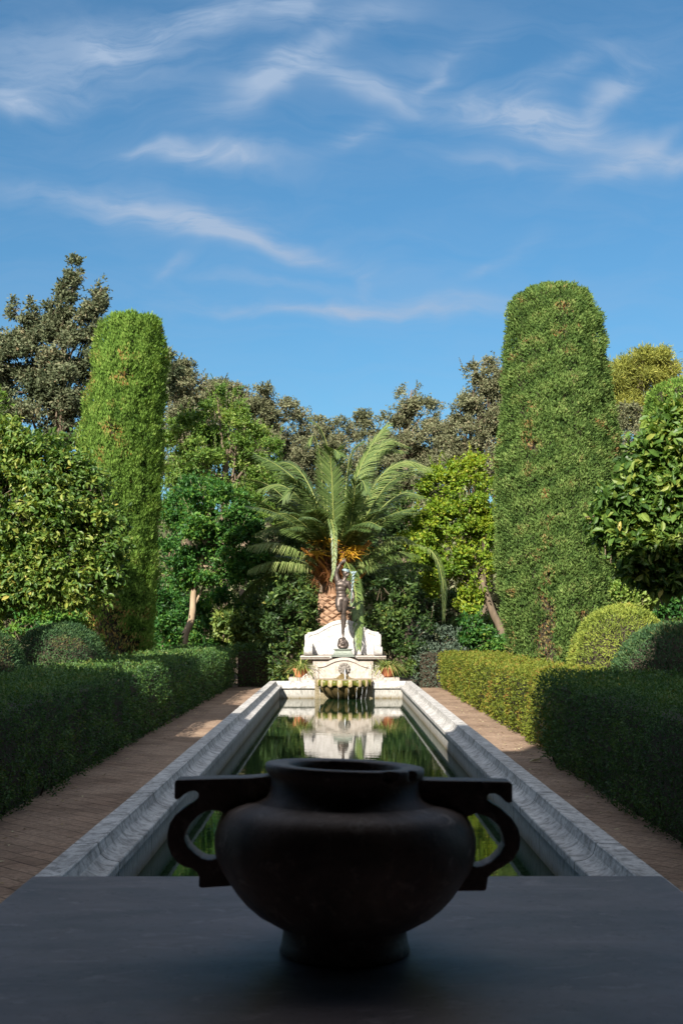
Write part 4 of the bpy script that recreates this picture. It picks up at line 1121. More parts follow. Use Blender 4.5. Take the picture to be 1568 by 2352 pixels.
def tree(name, label, cat, ells, Y, dr, mat, n_twig, per, leafL, wid=.45, base=None, bark=None, big=False, group=None, lo=.15, hi=.75, spread=.9, up=.25, sprigs=0, trunk_r=.16,
         trunk_uv=None, gap=.25, fruits=0, shell=.45, foliage='crown', holes=1.0, clump=(.12, .30), reach=(.5, .90)):
    bark = bark or M_BARK
    cxs = np.mean([e[0] for e in ells]); vb = max(e[1] + e[3] for e in ells)
    if base is None: base = np.array(at(cxs, vb, Y)); base[2] = 0
    base = np.array(base, float)
    e_ = empty(name, (base[0], base[1], 0), label, cat, group)
    P, N = crown_points(ells, Y, dr, n_twig, shell, clump, reach)
    n1 = Noise(leafL * 9); n2 = Noise(leafL * 22)
    keep = (n1(P) + .5 * n2(P) > -gap * 4 * holes) & (P[:, 2] > .02); P, N = P[keep], N[keep]; n = len(P)
    twigD = unit(N * spread + rnd_dir(n) * .7 + np.array([0, 0, up]))
    tw = ptint(P, lo, hi, leafL * 14, .16)
    g = G()
    fn = leaf7 if big else diamond
    for j in range(per):
        f = (j + .5) / per
        Q = P + twigD * (leafL * per * .30 * (f - .3)) + rng.normal(0, leafL * .22, (n, 3))
        D = unit(twigD * .5 + rnd_dir(n) * .85 + np.array([0, 0, .05 if not big else -.12]))
        L = leafL * rng.uniform(.65, 1.3, n)
        t = np.clip(tw + rng.normal(0, .13, n), 0, .88)
        old = rng.uniform(0, 1, n) < .012
        t = np.where(old, rng.uniform(.9, 1, n), t)
        fn(g, Q, D, unit(N * .6 + rnd_dir(n) * .7 + np.array([0, 0, .5])), L, L * wid * rng.uniform(.8, 1.2, n), t, 0)
    # upright shoots that stand out of the crown
    for _ in range(sprigs):
        i = rng.integers(0, n)
        if N[i, 2] < .2: continue
        L = leafL * rng.uniform(3, 6.5); d = unit(np.array([rng.normal(0, .25), rng.normal(0, .25), 1.0]) + N[i] * .4)
        m = 20; s = np.linspace(0, 1, m)[:, None]
        Q = P[i] + d * L * s; g.tube(np.stack([P[i], P[i] + d * L * .5, P[i] + d * L]), [leafL * .07, leafL * .05, leafL * .02], 4, 1)
        for side in range(2): 
            fn(g, Q, unit(d * .9 + rnd_dir(m) * .9), rnd_dir(m), leafL * .8 * (1.05 - .55 * s[:, 0]), leafL * .8 * wid, np.clip(tw[i] + rng.normal(0, .1, m), 0, .88), 0)
    # fine twigs inside
    m = max(20, n // 14); idx = rng.integers(0, n, m)
    for i in idx:
        q = P[i]; g.tube(np.stack([q - N[i] * leafL * 3 - [0, 0, leafL], q - N[i] * leafL * 1.2, q + twigD[i] * leafL]), [leafL * .06, leafL * .05, leafL * .025], 4, 1, cap=False)
    g.build(foliage, [mat, bark], e_)
    # trunk and limbs
    g = G()
    if trunk_uv is not None:
        tp = np.array([at(u, v, Y) for u, v in trunk_uv], float); tp[0, 2] = -.03
    else:
        c = np.array([np.mean([at(e[0], e[1], Y)[q] for e in ells]) for q in range(3)])
        tp = np.array([base + [0, 0, -.03], base * .85 + c * .15 + [rng.normal(0, .05), 0, -base[2]], c])
        tp[1, 2] = c[2] * .55
    S = spline(tp, 14); g.tube(S, np.linspace(trunk_r, trunk_r * .45, 14), 10)
    for e in ells:
        yo = e[4] if len(e) > 4 else 0.0
        c = np.array(at(e[0], e[1], Y + yo)); k = rng.integers(6, 13); a = S[k]
        mid = (a + c) / 2 + rng.normal(0, .12, 3) * np.linalg.norm(c - a) * .5 - [0, 0, .05]
        B_ = spline([a, mid, c], 9); rb = trunk_r * .32
        g.tube(B_, np.linspace(rb, rb * .25, 9), 6)
        for q in range(3):
            f = c + rnd_dir(1)[0] * np.array([e[2] * px(Y), min(dr, e[2] * px(Y)), e[3] * px(Y)]) * .4
            g.tube(spline([B_[5], (B_[5] + f) / 2 + rng.normal(0, .08, 3), f], 6), np.linspace(rb * .22, rb * .05, 6), 4, cap=False)
    g.build('trunk', bark, e_)
    if fruits:
        cand = np.where((N[:, 1] < -.2))[0]
        for i in rng.choice(cand, fruits):
            g = G(); r = .036 * rng.uniform(.85, 1.1); c = P[i] - [0, .03, .06]
            g.lathe(tuple(c), [(.002, -r * .97)] + [(r * math.cos(a), r * math.sin(a)) for a in np.linspace(-1.4, 1.4, 12)] + [(.002, r * .97)], 18)
            g.build('fruit', M_FRUIT, e_)
    return e_


M_FRUIT = plain_mat('green_citrus_peel', (.075, .15, .028), (.05, .115, .02), 30, .4, bump=.25, dist=.002, spec=.45)

# dark tree with upright shoots, far left
tree('evergreen_tree', 'tall dark leathery tree with upright leafy spikes, behind the left tall cypress', 'tree',
     [(173, 622, 17, 34), (160, 665, 24, 40), (145, 705, 34, 42), (232, 662, 20, 26), (218, 700, 26, 42), (205, 750, 36, 50), (75, 720, 10, 42), (70, 765, 30, 40), (112, 755, 50, 45), (30, 710, 6, 30), (20, 800, 42, 50), (80, 830, 75, 65), (160, 810, 70, 70), (40, 900, 90, 75), (150, 900, 85, 85), (100, 985, 120, 70), (-40, 900, 70, 110), (225, 850, 40, 70), (390, 850, 22, 38), (372, 880, 24, 60)],
     33.0, 2.6, L_TALL, 14500, 6, .105, .5, trunk_r=.15, sprigs=60, gap=.2)
# grey evergreen belt behind the garden
BELT = 'grey evergreen trees behind the palm'
tree('evergreen_tree', 'grey brown evergreen right behind the right shoulder of the left cypress', 'tree', [(415, 865, 34, 32), (445, 890, 50, 45), (400, 930, 60, 70), (470, 950, 70, 80), (420, 1040, 90, 100), (430, 838, 16, 16)], 43.0, 2.4, L_OAK, 8060, 7, .092, .5, group=BELT, gap=.15, sprigs=34, trunk_r=.25)
tree('evergreen_tree', 'grey brown evergreen with a bare fork, left of the palm behind the light green tree', 'tree', [(520, 905, 55, 32), (580, 915, 60, 34), (560, 960, 100, 60), (640, 960, 60, 50), (620, 1040, 90, 90), (530, 1060, 80, 80), (500, 885, 26, 18)], 45.0, 2.4, L_OAK, 9610, 7, .092, .5, group=BELT, gap=.15, sprigs=40, trunk_r=.25)
tree('evergreen_tree', 'grey brown evergreen directly behind the upright left fronds of the palm', 'tree', [(685, 955, 32, 30), (720, 985, 60, 36), (780, 990, 50, 34), (740, 1050, 90, 80), (690, 1100, 80, 90), (800, 1090, 70, 90)], 46.5, 2.2, L_OAK, 8060, 7, .092, .5, group=BELT, gap=.15, sprigs=30, trunk_r=.25)
tree('evergreen_tree', 'grey evergreen with a rounded top, right of the gap above the palm', 'tree', [(935, 915, 34, 30), (920, 945, 46, 34), (970, 950, 46, 40), (850, 965, 36, 24), (890, 990, 80, 44), (975, 1010, 70, 60), (900, 1070, 90, 80), (1000, 1090, 60, 90), (945, 895, 18, 16)], 44.0, 2.4, L_OAK, 9920, 7, .092, .5, group=BELT, gap=.15, sprigs=40, trunk_r=.25)
tree('evergreen_tree', 'thin topped grey evergreen touching the left edge of the right cypress', 'tree', [(1128, 832, 22, 26), (1090, 862, 30, 26), (1125, 885, 40, 40), (1085, 920, 44, 40), (1050, 950, 34, 30), (1120, 960, 50, 60), (1060, 1000, 60, 50), (1110, 1060, 70, 80), (1160, 880, 34, 50), (1150, 1000, 60, 90), (1030, 1070, 50, 70)], 42.0, 2.4, L_OAK, 9610, 7, .092, .5, group=BELT, gap=.15, sprigs=44, trunk_r=.25)
tree('evergreen_tree', 'grey evergreen showing between the right cypress and the right citrus tree', 'tree', [(1440, 955, 36, 36), (1425, 1010, 34, 60), (1460, 1050, 60, 80), (1500, 1120, 80, 90), (1430, 1130, 50, 80)], 43.0, 2.2, L_OAK, 5580, 7, .092, .5, group=BELT, gap=.15, sprigs=16, trunk_r=.22)
tree('pine_tree', 'pale yellow green pine with a rounded crown beside the top of the right cypress', 'tree', [(1470, 835, 50, 28), (1520, 838, 34, 26), (1430, 865, 36, 32), (1480, 880, 60, 40), (1535, 870, 32, 34), (1430, 915, 34, 34), (1450, 950, 50, 40), (1400, 880, 30, 50)], 55.0, 2.6, L_PINE, 7600, 7, .24, .13, sprigs=0, spread=1.3, up=.5, trunk_r=.3, gap=.3, lo=.1, hi=.9, clump=(.08, .24), reach=(.5, 1.0))
# light green trees either side of the palm
tree('light_green_tree', 'light green small leaved tree with loose upright shoots, between the left cypress and the palm', 'tree', [(420, 985, 50, 50), (480, 960, 60, 50), (545, 985, 60, 50), (590, 1040, 60, 60), (450, 1050, 90, 70), (540, 1080, 90, 80), (610, 1110, 50, 70), (430, 1120, 70, 80), (500, 915, 26, 34), (555, 930, 20, 40), (590, 1180, 60, 60)], 35.0, 2.0, L_MID, 8200, 6, .105, .42, sprigs=190, spread=1.0, up=.6, trunk_r=.18, gap=.16, clump=(.07, .22), reach=(.4, 1.08))
tree('green_tree', 'deep green tree with a leaning pale trunk, left of the palm', 'tree', [(460, 1130, 66, 46), (420, 1180, 60, 60), (500, 1180, 80, 60), (555, 1200, 44, 54), (440, 1240, 76, 60), (520, 1260, 80, 60), (480, 1310, 80, 44), (400, 1290, 46, 60), (575, 1290, 34, 44)], 30.5, 1.7, L_DEEP, 7800, 6, .10, .5, gap=.18, trunk_uv=[(408, 1500), (424, 1465), (441, 1420), (446, 1350), (462, 1290), (480, 1230)], bark=M_BARKL, trunk_r=.11, sprigs=60, clump=(.08, .24), reach=(.4, 1.05))
tree('yellow_green_tree', 'bright yellow green tree right of the palm, its dark trunk leaning left', 'tree', [(1055, 1085, 46, 34), (1095, 1075, 34, 36), (1010, 1120, 44, 44), (1070, 1140, 70, 54), (1115, 1150, 40, 70), (985, 1185, 50, 54), (1050, 1210, 76, 60), (1110, 1240, 44, 70), (975, 1260, 46, 50), (1040, 1290, 66, 46), (1000, 1330, 34, 36), (1090, 1320, 50, 60), (1075, 1370, 26, 44), (945, 1240, 24, 30)], 30.8, 1.6, L_LIME, 8200, 6, .095, .5, gap=.18, trunk_uv=[(1170, 1502), (1155, 1460), (1132, 1410), (1112, 1350), (1090, 1280), (1070, 1200)], trunk_r=.12, sprigs=110, bark=M_BARK, clump=(.08, .24), reach=(.4, 1.08))
# citrus trees near the camera
tree('citrus_tree', 'citrus tree with yellowish leaves and small green fruit, left edge in front of the cypress', 'tree', [(20, 1010, 60, 40), (95, 1040, 70, 44), (160, 1075, 60, 46), (30, 1090, 90, 60), (215, 1120, 50, 44), (120, 1150, 100, 60), (30, 1180, 100, 70), (240, 1180, 44, 46), (180, 1220, 80, 56), (80, 1260, 100, 60), (250, 1250, 36, 50), (200, 1300, 60, 40), (30, 1330, 70, 50), (242, 1330, 34, 36), (-40, 1150, 70, 130), (60, 1350, 90, 50), (160, 1355, 70, 40), (-20, 1330, 70, 90), (110, 1310, 90, 50)], 16.2, 1.5, L_CITRUS, 6600, 6, .088, .44, big=True, base=(-6.4, 17.4, 0), trunk_r=.13, fruits=16, lo=.12, hi=.85, spread=.8, clump=(.22, .5), reach=(.4, .95))
tree('citrus_tree', 'citrus tree with big glossy leaves and green fruit at the right edge', 'tree', [(1560, 962, 30, 30), (1528, 1003, 32, 32), (1570, 1010, 60, 60), (1500, 1060, 50, 50), (1555, 1100, 70, 60), (1465, 1120, 44, 40), (1500, 1165, 60, 50), (1420, 1165, 36, 34), (1450, 1215, 50, 40), (1540, 1200, 70, 70), (1415, 1240, 30, 34), (1490, 1270, 60, 44), (1550, 1300, 60, 44), (1450, 1290, 36, 30), (1610, 1080, 70, 160), (1520, 1335, 30, 26), (1395, 1200, 26, 26)], 11.4, 1.35, L_CITRUS, 4600, 6, .10, .46, big=True, base=(3.95, 11.7, 0), trunk_r=.12, fruits=22, lo=.15, hi=.9, spread=.8, clump=(.22, .5), reach=(.4, .95))
# ------------------------------------------------------------------ shrubs and undergrowth
def shrub(label, ells, Y, mat, n, leafL, per=5, wid=.5, sprigs=10, big=False, group='shrubs behind the fountain', cat='shrub', name='shrub', lo=.1, hi=.7, dr=1.0):
    return tree(name, label, cat, ells, Y, dr, mat, n, per, leafL, wid, trunk_r=.05, sprigs=sprigs, group=group, lo=lo, hi=hi, foliage='foliage', shell=.3, big=big, clump=(.09, .25), reach=(.4, 1.08))


shrub('broad leaved shrub in dappled sun, directly left of the stone bench', [(655, 1380, 60, 50), (690, 1430, 44, 60), (625, 1450, 60, 70), (700, 1490, 36, 50), (665, 1525, 60, 40), (640, 1410, 40, 40)], 28.9, L_SHRUB, 1250, .12, lo=.0, hi=.75, dr=1.4)
shrub('tall dark shrub behind the palm trunk on its left', [(640, 1330, 60, 50), (690, 1350, 44, 60), (610, 1390, 50, 60), (700, 1420, 40, 70)], 33.5, L_SHRUB, 2200, .11)
shrub('yellow spotted broad leaved shrub above the left cross hedge', [(580, 1430, 54, 36), (620, 1440, 44, 44), (540, 1445, 50, 36), (590, 1480, 60, 30), (520, 1425, 30, 26)], 31.2, L_SHRUB, 1700, .13, lo=.3, hi=.95)
shrub('dark green shrub behind the leaning pale trunk', [(500, 1390, 60, 50), (440, 1420, 50, 50), (400, 1400, 40, 70), (470, 1460, 80, 44), (380, 1470, 40, 40)], 33.0, L_DEEP, 2300, .11)
shrub('dark shrub right behind the right end of the stone bench', [(905, 1380, 50, 60), (880, 1450, 44, 70), (935, 1440, 50, 70), (915, 1520, 60, 44), (900, 1420, 30, 40)], 29.2, L_SHRUB, 1150, .11, lo=0, hi=.5, dr=1.4)
shrub('tall shaded shrub under the yellow green tree', [(980, 1400, 60, 60), (1040, 1420, 60, 60), (920, 1360, 50, 60), (860, 1340, 50, 50), (1090, 1430, 50, 50)], 34.0, L_SHRUB, 2600, .11, hi=.55)
shrub('grey green shrub behind the right cross hedge', [(1040, 1470, 44, 30), (1000, 1485, 44, 30), (1080, 1485, 44, 26), (970, 1460, 30, 30)], 31.0, L_SHRUBG, 1300, .09, group=None)
shrub('low broad leaved bush at the foot of the leaning dark trunk', [(1110, 1470, 36, 34), (1085, 1450, 30, 34), (1140, 1488, 30, 22)], 29.8, L_DEEP, 800, .11, group=None)
shrub('bright green mass of leaves under the left citrus tree', [(60, 1370, 70, 50), (120, 1400, 60, 44), (20, 1420, 60, 40), (150, 1350, 40, 50), (90, 1430, 90, 30), (0, 1350, 40, 60)], 23.0, L_DEEP, 2600, .10, hi=.95, group=None)
shrub('dark shrub between the left tall cypress and the deep green tree', [(375, 1420, 30, 60), (390, 1470, 30, 40), (360, 1380, 24, 50)], 29.0, L_DEEP, 900, .11, group=None)
shrub('light green shrub under the right citrus tree, behind the sunlit dome', [(1455, 1335, 34, 30), (1470, 1375, 36, 26), (1430, 1360, 24, 26)], 23.4, L_MID, 800, .10, lo=.4, hi=.95, group=None)
shrub('dark bush under the right citrus tree at the right edge', [(1530, 1345, 34, 34), (1560, 1390, 40, 34), (1505, 1400, 30, 24)], 26.5, L_DEEP, 900, .11, group=None)
shrub('dark shrub behind the crown of the palm, on its left', [(640, 1240, 60, 70), (590, 1310, 50, 60), (690, 1290, 50, 70), (670, 1180, 50, 60)], 37.5, L_SHRUB, 2600, .12, hi=.5)
shrub('dark shrub behind the crown of the palm, on its right', [(860, 1240, 70, 70), (920, 1200, 60, 70), (850, 1310, 60, 60), (940, 1290, 60, 60), (830, 1170, 50, 50)], 38.0, L_SHRUB, 3000, .12, hi=.5)

# distant wood that closes the view between the trunks
g = G(); n = 52000
x = rng.uniform(-34, 34, n); y = 56 + rng.uniform(-3, 6, n); hmax = 7.6 + 1.2 * Noise(9)(np.stack([x, y * 0, x * 0], 1)) + .7 * Noise(2.5)(np.stack([x, y * 0, x * 0], 1))
z = hmax * rng.uniform(0, 1, n) ** .7
P = np.stack([x, y, z], 1)
diamond(g, P, rnd_dir(n) + [0, 0, .3], rnd_dir(n) + [0, -.6, .4], rng.uniform(.25, .5, n), .2, ptint(P, .1, .6, 2.5, .2))
g.add([(-34, 62.5, -.03), (34, 62.5, -.03), (34, 62.5, 7), (-34, 62.5, 7), (-34, 63, -.03), (34, 63, -.03), (34, 63, 7), (-34, 63, 7)], np.array([(0, 1, 2, 3), (4, 7, 6, 5), (3, 2, 6, 7)]), 1)
tag(g.build('far_wood', [L_OAK, M_TWIG]), kind='stuff')

# fallen leaves and litter on the paving
M_DRY = leaf_mat('dry_leaf', [(0, (.20, .12, .06)), (.6, (.46, .40, .22)), (1, (.62, .60, .40))], .6, .1)
g = G(); p = np.array(at(1249, 1752, 14.6)); p = np.array([p[0], 1.5 / (1.5 - p[2]) * 14.6, 0.0]); p[0] *= p[1] / 14.6; p[2] = .012; p[0] -= .17
leaf7(g, p[None], np.array([[1, .25, .05]]), np.array([[0, .2, 1.0]]), .17, .085, np.array([.85]), bend=-.15)
tag(g.build('fallen_leaf', M_DRY), 'single pale fallen leaf lying on the paving beside the near right hedge', 'leaf')
g = G(); n = 420
xx = np.where(rng.uniform(0, 1, n) < .5, rng.uniform(-2.55, -1.42, n), rng.uniform(1.52, 2.3, n)); edge = rng.uniform(0, 1, n) < .6
xx = np.where(edge & (xx < 0), rng.uniform(-2.55, -2.2, n), np.where(edge, rng.uniform(2.05, 2.3, n), xx))
P = np.stack([xx, rng.uniform(4, 28, n), np.full(n, .006)], 1)
D = rnd_dir(n) * [1, 1, .1]
diamond(g, P, D, np.tile([0, 0, 1.], (n, 1)) + rnd_dir(n) * .25, rng.uniform(.02, .06, n), .02, rng.uniform(0, .8, n))
tag(g.build('leaf_litter', M_DRY), kind='stuff')

# ------------------------------------------------------------------ date palm
YPM = 30.0
pb = at(768, 1440, YPM)
palm = empty('date_palm', (pb.x, YPM, 0), 'short trunked date palm with long arching fronds, behind the bronze statue', 'palm')
L_PALM = leaf_mat('palm_leaflets', [(0, (.032, .062, .020)), (.5, (.100, .152, .040)), (.85, (.22, .27, .085)), (1, (.36, .34, .17))], .42, .22, .4)
M_RACHIS = plain_mat('yellow_leaf_stalk', (.26, .27, .07), (.17, .21, .06), 6, .5, bump=.1)
M_ORANGE = plain_mat('orange_leaf_base', (.44, .20, .035), (.30, .13, .03), 10, .7, bump=.5)
M_TRUNK = plain_mat('palm_trunk_scars', (.30, .17, .10), (.17, .09, .05), 12, .9, bump=.7, dist=.02)
M_TRUNKL = plain_mat('cut_leaf_base', (.38, .245, .165), (.25, .145, .085), 10, .85, bump=.5)
M_FIBRE = plain_mat('brown_fibre', (.34, .14, .05), (.18, .075, .03), 20, .95, bump=.6)
M_FLOWER = plain_mat('yellow_fruit_stalks', (.62, .38, .03), (.52, .27, .02), 10, .5)
zcr = at(765, 1290, YPM).z
# trunk with rows of cut leaf bases
g = G(); tw = 33 * px(YPM)
g.lathe((pb.x, YPM, 0), [(tw * 1.12, -.03), (tw * 1.10, .6), (tw * 1.06, 1.4), (tw * 1.0, zcr - 1.1), (tw * .86, zcr - .75), (tw * .75, zcr - .2), (tw * .4, zcr + .25)], 32)
g.build('trunk', M_TRUNK, palm)
g = G(); rows = 26; per = 9
for r_ in range(rows):
    z = .1 + (zcr - .9) * r_ / rows
    for c in range(per):
        A = 2 * math.pi * (c + .5 * (r_ % 2)) / per + rng.normal(0, .05); rad = tw * np.interp(z, [0, 1.4, zcr - 1.1, zcr], [1.10, 1.05, .98, .8])
        o = np.array([math.cos(A), math.sin(A), 0]); s = np.array([-math.sin(A), math.cos(A), 0]); c0 = np.array([pb.x, YPM, z]) + o * (rad - .01)
        w, hh = tw * .42 * rng.uniform(.85, 1.1), .105 * rng.uniform(.85, 1.15); out = rng.uniform(.05, .09)
        V = [c0 - s * w, c0 - [0, 0, hh * .9], c0 + s * w, c0 + [0, 0, hh * .7], c0 - s * w * .62 + o * out + [0, 0, hh * .35], c0 - [0, 0, hh * .15] + o * out, c0 + s * w * .62 + o * out + [0, 0, hh * .35], c0 + [0, 0, hh * .9] + o * out * .7]
        g.add(V, [np.array([(0, 1, 5, 4), (1, 2, 6, 5), (2, 3, 7, 6), (3, 0, 4, 7), (4, 5, 6, 7)])], 0)
g.build('leaf_scars', M_TRUNKL, palm, bevel=.008, seg=1)


def frond(P, leafl=.50, twist=0.0, n=88, tint=(.2, .7), start=.16, vee=.35, droop=.35, wid=.027):
    """P: points of the midrib from crown to tip (world)"""
    S = spline(np.asarray(P, float), 44)
    seglen = np.linalg.norm(np.diff(S, axis=0), axis=1); cum = np.concatenate([[0], np.cumsum(seglen)]); tot = cum[-1]
    g = G(); leafl *= 1.12; n = int(n * 1.0)
    w = np.interp(np.linspace(0, 1, 44), [0, .05, .2, 1], [.045, .032, .016, .004])
    g.tube(S, w, 6, 1)
    T = unit(np.gradient(S, axis=0))
    hor = S[-1] - S[0]; hor[2] = 0
    if np.linalg.norm(hor) < .35 * tot: hor = np.array([pb.x, YPM, 0]) * 0 + np.array([hor[0], min(hor[1], -.25), 0])
    a = hor / (np.linalg.norm(hor) + 1e-6); side0 = np.array([-a[1], a[0], 0.0])
    f = np.linspace(start, .995, n)
    for sg in (-1, 1):
        fi = np.clip(f + rng.normal(0, .004, n), 0, 1); idx = np.array([np.interp(fi * tot, cum, S[:, q]) for q in range(3)]).T
        tt = unit(np.array([np.interp(fi * tot, cum, T[:, q]) for q in range(3)]).T)
        sd = side0[None] - (tt @ side0)[:, None] * tt; sd = unit(sd); nn = np.cross(sd, tt)
        nn = np.where((nn[:, 2:3] < 0) & (np.abs(nn[:, 2:3]) > .3), nn, nn)
        ct, st = math.cos(twist), math.sin(twist); sd2 = sd * ct + nn * st; nn2 = nn * ct - sd * st
        prof = np.interp(fi, [start, start + .12, .5, .8, 1.0], [.35, .85, 1.0, .8, .38]) * leafl * rng.uniform(.88, 1.08, n)
        fw = np.interp(fi, [start, .6, 1], [.75, 1.1, 1.9])[:, None]
        d = unit(sd2 * sg + tt * fw + nn2 * vee + rng.normal(0, .07, (n, 3)))
        d2 = unit(d + np.array([0, 0, -1.0]) * droop)
        p0 = idx; p1 = p0 + d * (prof * .45)[:, None]; p2 = p0 + (d * .5 + d2 * .5) * prof[:, None]
        ww = unit(np.cross(d, nn2)) * wid * .5
        V = np.stack([p0 - ww * .7, p0 + ww * .7, p1 - ww, p1 + ww, p2], 1).reshape(-1, 3)
        i = np.arange(n) * 5
        t = np.repeat(np.clip(rng.uniform(*tint, n), 0, 1), 5)
        g.add(V, [np.stack([i, i + 1, i + 3, i + 2], 1), np.stack([i + 2, i + 3, i + 4], 1)], 0, t)
    return g.build('frond', [L_PALM, M_RACHIS], palm)


def zd(x, y): return ((900 + x * .5102) * .6125, (1400 + y * .5102) * .6125)
def zfr(pts, **kw):
    """pts: (x, y, depth offset from the trunk) in the close-up of the crown"""
    P = [np.array(at(*zd(x, y), YPM + d)) for x, y, d in pts]
    return frond(P, **kw)


zfr([(690, 1330, -.15), (690, 1150, -.5), (682, 950, -.75), (675, 760, -.85), (665, 620, -.95), (690, 560, -1.25), (735, 600, -1.55)], leafl=.60, n=100, vee=.15, tint=(.2, .6), droop=.1)
zfr([(660, 1300, .3), (640, 950, .6), (650, 600, .75), (600, 420, .7), (520, 340, .6)], leafl=.45, twist=.5)
zfr([(650, 1300, .4), (610, 900, .8), (585, 600, 1.0), (545, 460, 1.0), (500, 520, .9)], leafl=.42, twist=.4)
zfr([(730, 1310, .0), (790, 1000, .2), (855, 770, .3), (950, 560, .35), (1075, 385, .3)], leafl=.55, twist=-.6, tint=(.35, .75))
zfr([(740, 1310, .2), (830, 980, .7), (930, 680, 1.0), (1050, 560, 1.1), (1200, 570, .9)], leafl=.50, twist=-.5, tint=(.4, .8))
zfr([(750, 1310, .1), (900, 980, .3), (1050, 740, .4), (1220, 650, .4), (1400, 700, .2)], leafl=.55, twist=-.55, tint=(.4, .85))
zfr([(745, 1320, .2), (900, 1050, .6), (1100, 800, .9), (1280, 720, .9), (1420, 790, .6)], leafl=.50, twist=-.5, tint=(.4, .85))
zfr([(730, 1330, -.3), (800, 1180, -.7), (830, 980, -.95), (850, 820, -1.05), (900, 790, -1.25), (930, 880, -1.5)], leafl=.50, twist=-.3, tint=(.15, .5), vee=.2)
zfr([(750, 1330, -.3), (870, 1140, -.6), (980, 960, -.8), (1070, 830, -.85), (1150, 770, -.9)], leafl=.46, twist=-.5, tint=(.1, .5))
zfr([(760, 1330, -.1), (900, 1160, -.2), (1060, 970, -.25), (1200, 880, -.3), (1330, 900, -.4)], leafl=.48, twist=-.5, tint=(.15, .6))
zfr([(770, 1350, .2), (930, 1200, .5), (1100, 1060, .7), (1260, 1000, .7), (1380, 1060, .6)], leafl=.46, twist=-.45, tint=(.15, .5))
zfr([(660, 1320, -.2), (610, 1080, -.5), (520, 900, -.7), (420, 830, -.8), (320, 920, -.9)], leafl=.48, twist=.55, tint=(.2, .6))
zfr([(650, 1310, .1), (560, 1010, .3), (430, 810, .4), (280, 680, .4), (120, 600, .3)], leafl=.50, twist=.6, tint=(.1, .45))
zfr([(640, 1330, -.1), (540, 1080, -.2), (420, 900, -.2), (290, 820, -.2), (150, 850, -.3)], leafl=.44, twist=.5, tint=(.3, .7))
zfr([(640, 1340, -.2), (560, 1200, -.4), (430, 1080, -.6), (320, 1030, -.6), (210, 1060, -.7)], leafl=.46, twist=.5, tint=(.25, .7))
zfr([(640, 1350, -.1), (540, 1240, -.2), (400, 1150, -.3), (270, 1130, -.3), (130, 1170, -.3)], leafl=.44, twist=.4, tint=(.2, .6))
zfr([(640, 1430, -.2), (520, 1360, -.5), (380, 1290, -.7), (250, 1255, -.8), (90, 1270, -.9)], leafl=.60, twist=.2, tint=(.55, .95), droop=1.5, vee=-.1)
zfr([(630, 1460, -.2), (500, 1420, -.5), (370, 1400, -.7), (230, 1400, -.8), (90, 1440, -.9)], leafl=.60, twist=.1, tint=(.5, .95), droop=1.8, vee=-.2)
zfr([(635, 1450, .0), (520, 1410, .2), (410, 1370, .4), (250, 1350, .5), (150, 1400, .5)], leafl=.5, twist=.1, tint=(.35, .8), droop=1.3, vee=-.1)
zfr([(770, 1400, -.2), (900, 1370, -.5), (1030, 1260, -.7), (1150, 1200, -.8), (1260, 1230, -.9)], leafl=.52, twist=-.3, tint=(.45, .85), droop=.9)
zfr([(770, 1440, -.2), (900, 1420, -.4), (1020, 1350, -.6), (1150, 1310, -.7), (1290, 1330, -.8)], leafl=.50, twist=-.3, tint=(.3, .7), droop=.9)
zfr([(760, 1470, .0), (930, 1440, .1), (1080, 1420, .1), (1250, 1390, .0), (1400, 1420, .0)], leafl=.46, twist=-.2, tint=(.15, .6), droop=.9)
zfr([(690, 1380, -.5), (682, 1260, -.95), (672, 1120, -1.2), (668, 1075, -1.5), (690, 1180, -1.85), (690, 1420, -2.1), (668, 1520, -2.15)], leafl=.17, twist=.0, tint=(.3, .7), n=60, vee=-.15, droop=1.0)
# the frond that hangs down in front of the bench
zq = lambda x, y, Y: np.array(at((1000 + x * .3827) * .6125, (2050 + y * .3827) * .6125, Y))
frond([np.array([pb.x + .15, YPM - .2, zcr - .1]), zq(740, 120, 29.2), zq(800, 190, 28.2), zq(850, 350, 27.3), zq(882, 540, 26.75), zq(895, 760, 26.3), zq(897, 985, 25.95)], leafl=.37, tint=(.25, .7), vee=-.1, droop=1.3, n=92, start=.30, wid=.028)
# the frond that shows in front of the yellow green tree
frond([np.array([pb.x + .2, YPM, zcr]), np.array(at(900, 1250, 29.4)), np.array(at(985, 1262, 28.7)), np.array(at(1015, 1330, 28.5)), np.array(at(1018, 1418, 28.4))], leafl=.40, tint=(.5, .9), start=.45, vee=-.1, droop=1.0, n=60)
zfr([(735, 1310, .3), (850, 950, .9), (960, 640, 1.3), (1090, 500, 1.4), (1240, 540, 1.2)], leafl=.48, twist=-.5, tint=(.3, .75))
zfr([(750, 1320, .5), (920, 1000, 1.1), (1130, 760, 1.5), (1330, 700, 1.5), (1430, 760, 1.3)], leafl=.48, twist=-.5, tint=(.3, .8))
zfr([(735, 1310, .2), (770, 960, .5), (790, 700, .6), (830, 560, .5), (900, 500, .3)], leafl=.5, twist=-.4, tint=(.15, .6))
zfr([(650, 1310, .4), (580, 1000, .9), (470, 760, 1.2), (350, 660, 1.2), (230, 680, 1.0)], leafl=.46, twist=.5, tint=(.1, .5))
zfr([(640, 1340, .3), (520, 1130, .8), (380, 960, 1.0), (250, 900, 1.0), (140, 960, .8)], leafl=.46, twist=.5, tint=(.15, .55))
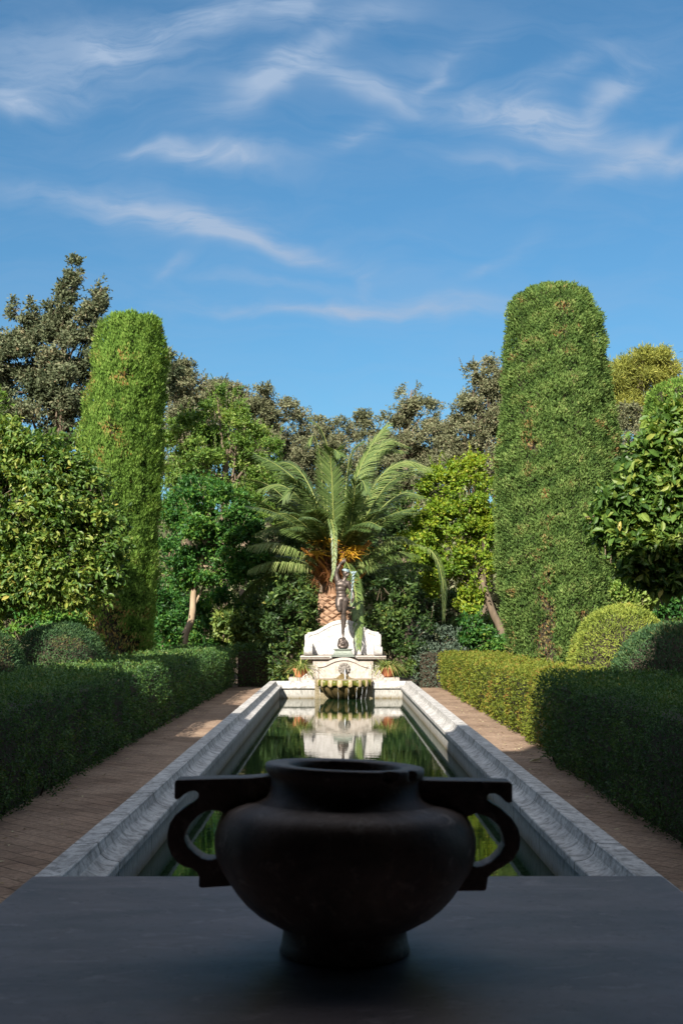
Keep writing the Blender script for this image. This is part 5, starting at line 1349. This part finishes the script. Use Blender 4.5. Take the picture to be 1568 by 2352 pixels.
# fill of the crown
r2 = np.random.default_rng(5)
for q in range(22):
    A = r2.uniform(.0, math.pi * 2); el = r2.uniform(.1, 1.35); L = r2.uniform(2.4, 3.4)
    if math.sin(A) < -.3: el = max(el, .75); 
    d = np.array([math.cos(A) * math.cos(el), math.sin(A) * math.cos(el), math.sin(el)]); o = np.array([math.cos(A), math.sin(A), 0])
    p0 = np.array([pb.x, YPM, zcr - .05]) + o * .15
    k = r2.uniform(.25, .5)
    P = [p0 + d * L * t + o * L * .18 * t * t - np.array([0, 0, 1]) * L * k * t ** 2.4 for t in np.linspace(0, 1, 6)]
    frond(P, leafl=r2.uniform(.38, .5), twist=r2.uniform(-.4, .4), tint=(.05, .5), n=80)
for q in range(9):
    A = r2.uniform(.1, math.pi - .1); el = r2.uniform(.95, 1.4); L = r2.uniform(3.0, 3.7)
    d = np.array([math.cos(A) * math.cos(el), math.sin(A) * math.cos(el), math.sin(el)]); o = np.array([math.cos(A), math.sin(A), 0])
    p0 = np.array([pb.x, YPM + .1, zcr]) + o * .1
    P = [p0 + d * L * t + o * L * .22 * t * t - np.array([0, 0, 1]) * L * r2.uniform(.2, .3) * t ** 2.6 for t in np.linspace(0, 1, 6)]
    frond(P, leafl=r2.uniform(.48, .56), twist=r2.uniform(-.5, .5), tint=(.15, .7))
# bright leaf bases, fibre and fruit stalks in the heart of the crown
g = G()
for q in range(34):
    A = r2.uniform(0, 6.283); o = np.array([math.cos(A), math.sin(A), 0]); z = zcr - r2.uniform(.1, .75); p = np.array([pb.x, YPM - .1, z]) + o * tw * .66; L = r2.uniform(.4, .85)
    g.tube(spline([p, p + o * L * .4 + [0, 0, L * .35], p + o * L * .85 + [0, 0, L * r2.uniform(.5, .9)]], 6), np.linspace(.075, .03, 6), 6)
g.build('leaf_base', M_ORANGE, palm)
g = G()
for q in range(900):
    A = r2.uniform(0, 6.283); o = np.array([math.cos(A), math.sin(A), 0]); z = zcr + r2.uniform(-.55, .45); p = np.array([pb.x - .1, YPM - .25, z]) + o * tw * r2.uniform(.3, 1.15); L = r2.uniform(.15, .45)
    e = p + (o + rnd_dir(1)[0] * .8) * L * .6 + [0, 0, -L * r2.uniform(-.3, .9)]
    g.tube(np.stack([p, (p + e) / 2 + [0, 0, .06], e]), [.007, .006, .002], 3, cap=False)
g.build('fibre', M_FIBRE, palm)
for cx_, cy_ in ((800, 1330), (565, 1330), (850, 1290), (620, 1240)):
    g = G(); c = np.array(at(*zd(cx_, cy_), YPM - .75)); root = np.array([pb.x, YPM - .1, zcr - .05])
    g.tube(spline([root, (root + c) / 2 + [0, 0, .1], c], 6), [.03, .028, .025, .022, .02, .015], 6)
    for q in range(46):
        e = c + rnd_dir(1)[0] * np.array([.32, .25, .14]) + [r2.uniform(-.15, .25), -.05, -.05]
        g.tube(spline([c + rnd_dir(1)[0] * .05, (c + e) / 2 + rnd_dir(1)[0] * .06 + [0, 0, .04], e], 5), [.008, .008, .007, .006, .005], 4, cap=False)
    g.build('fruit_stalk', M_FLOWER, palm)
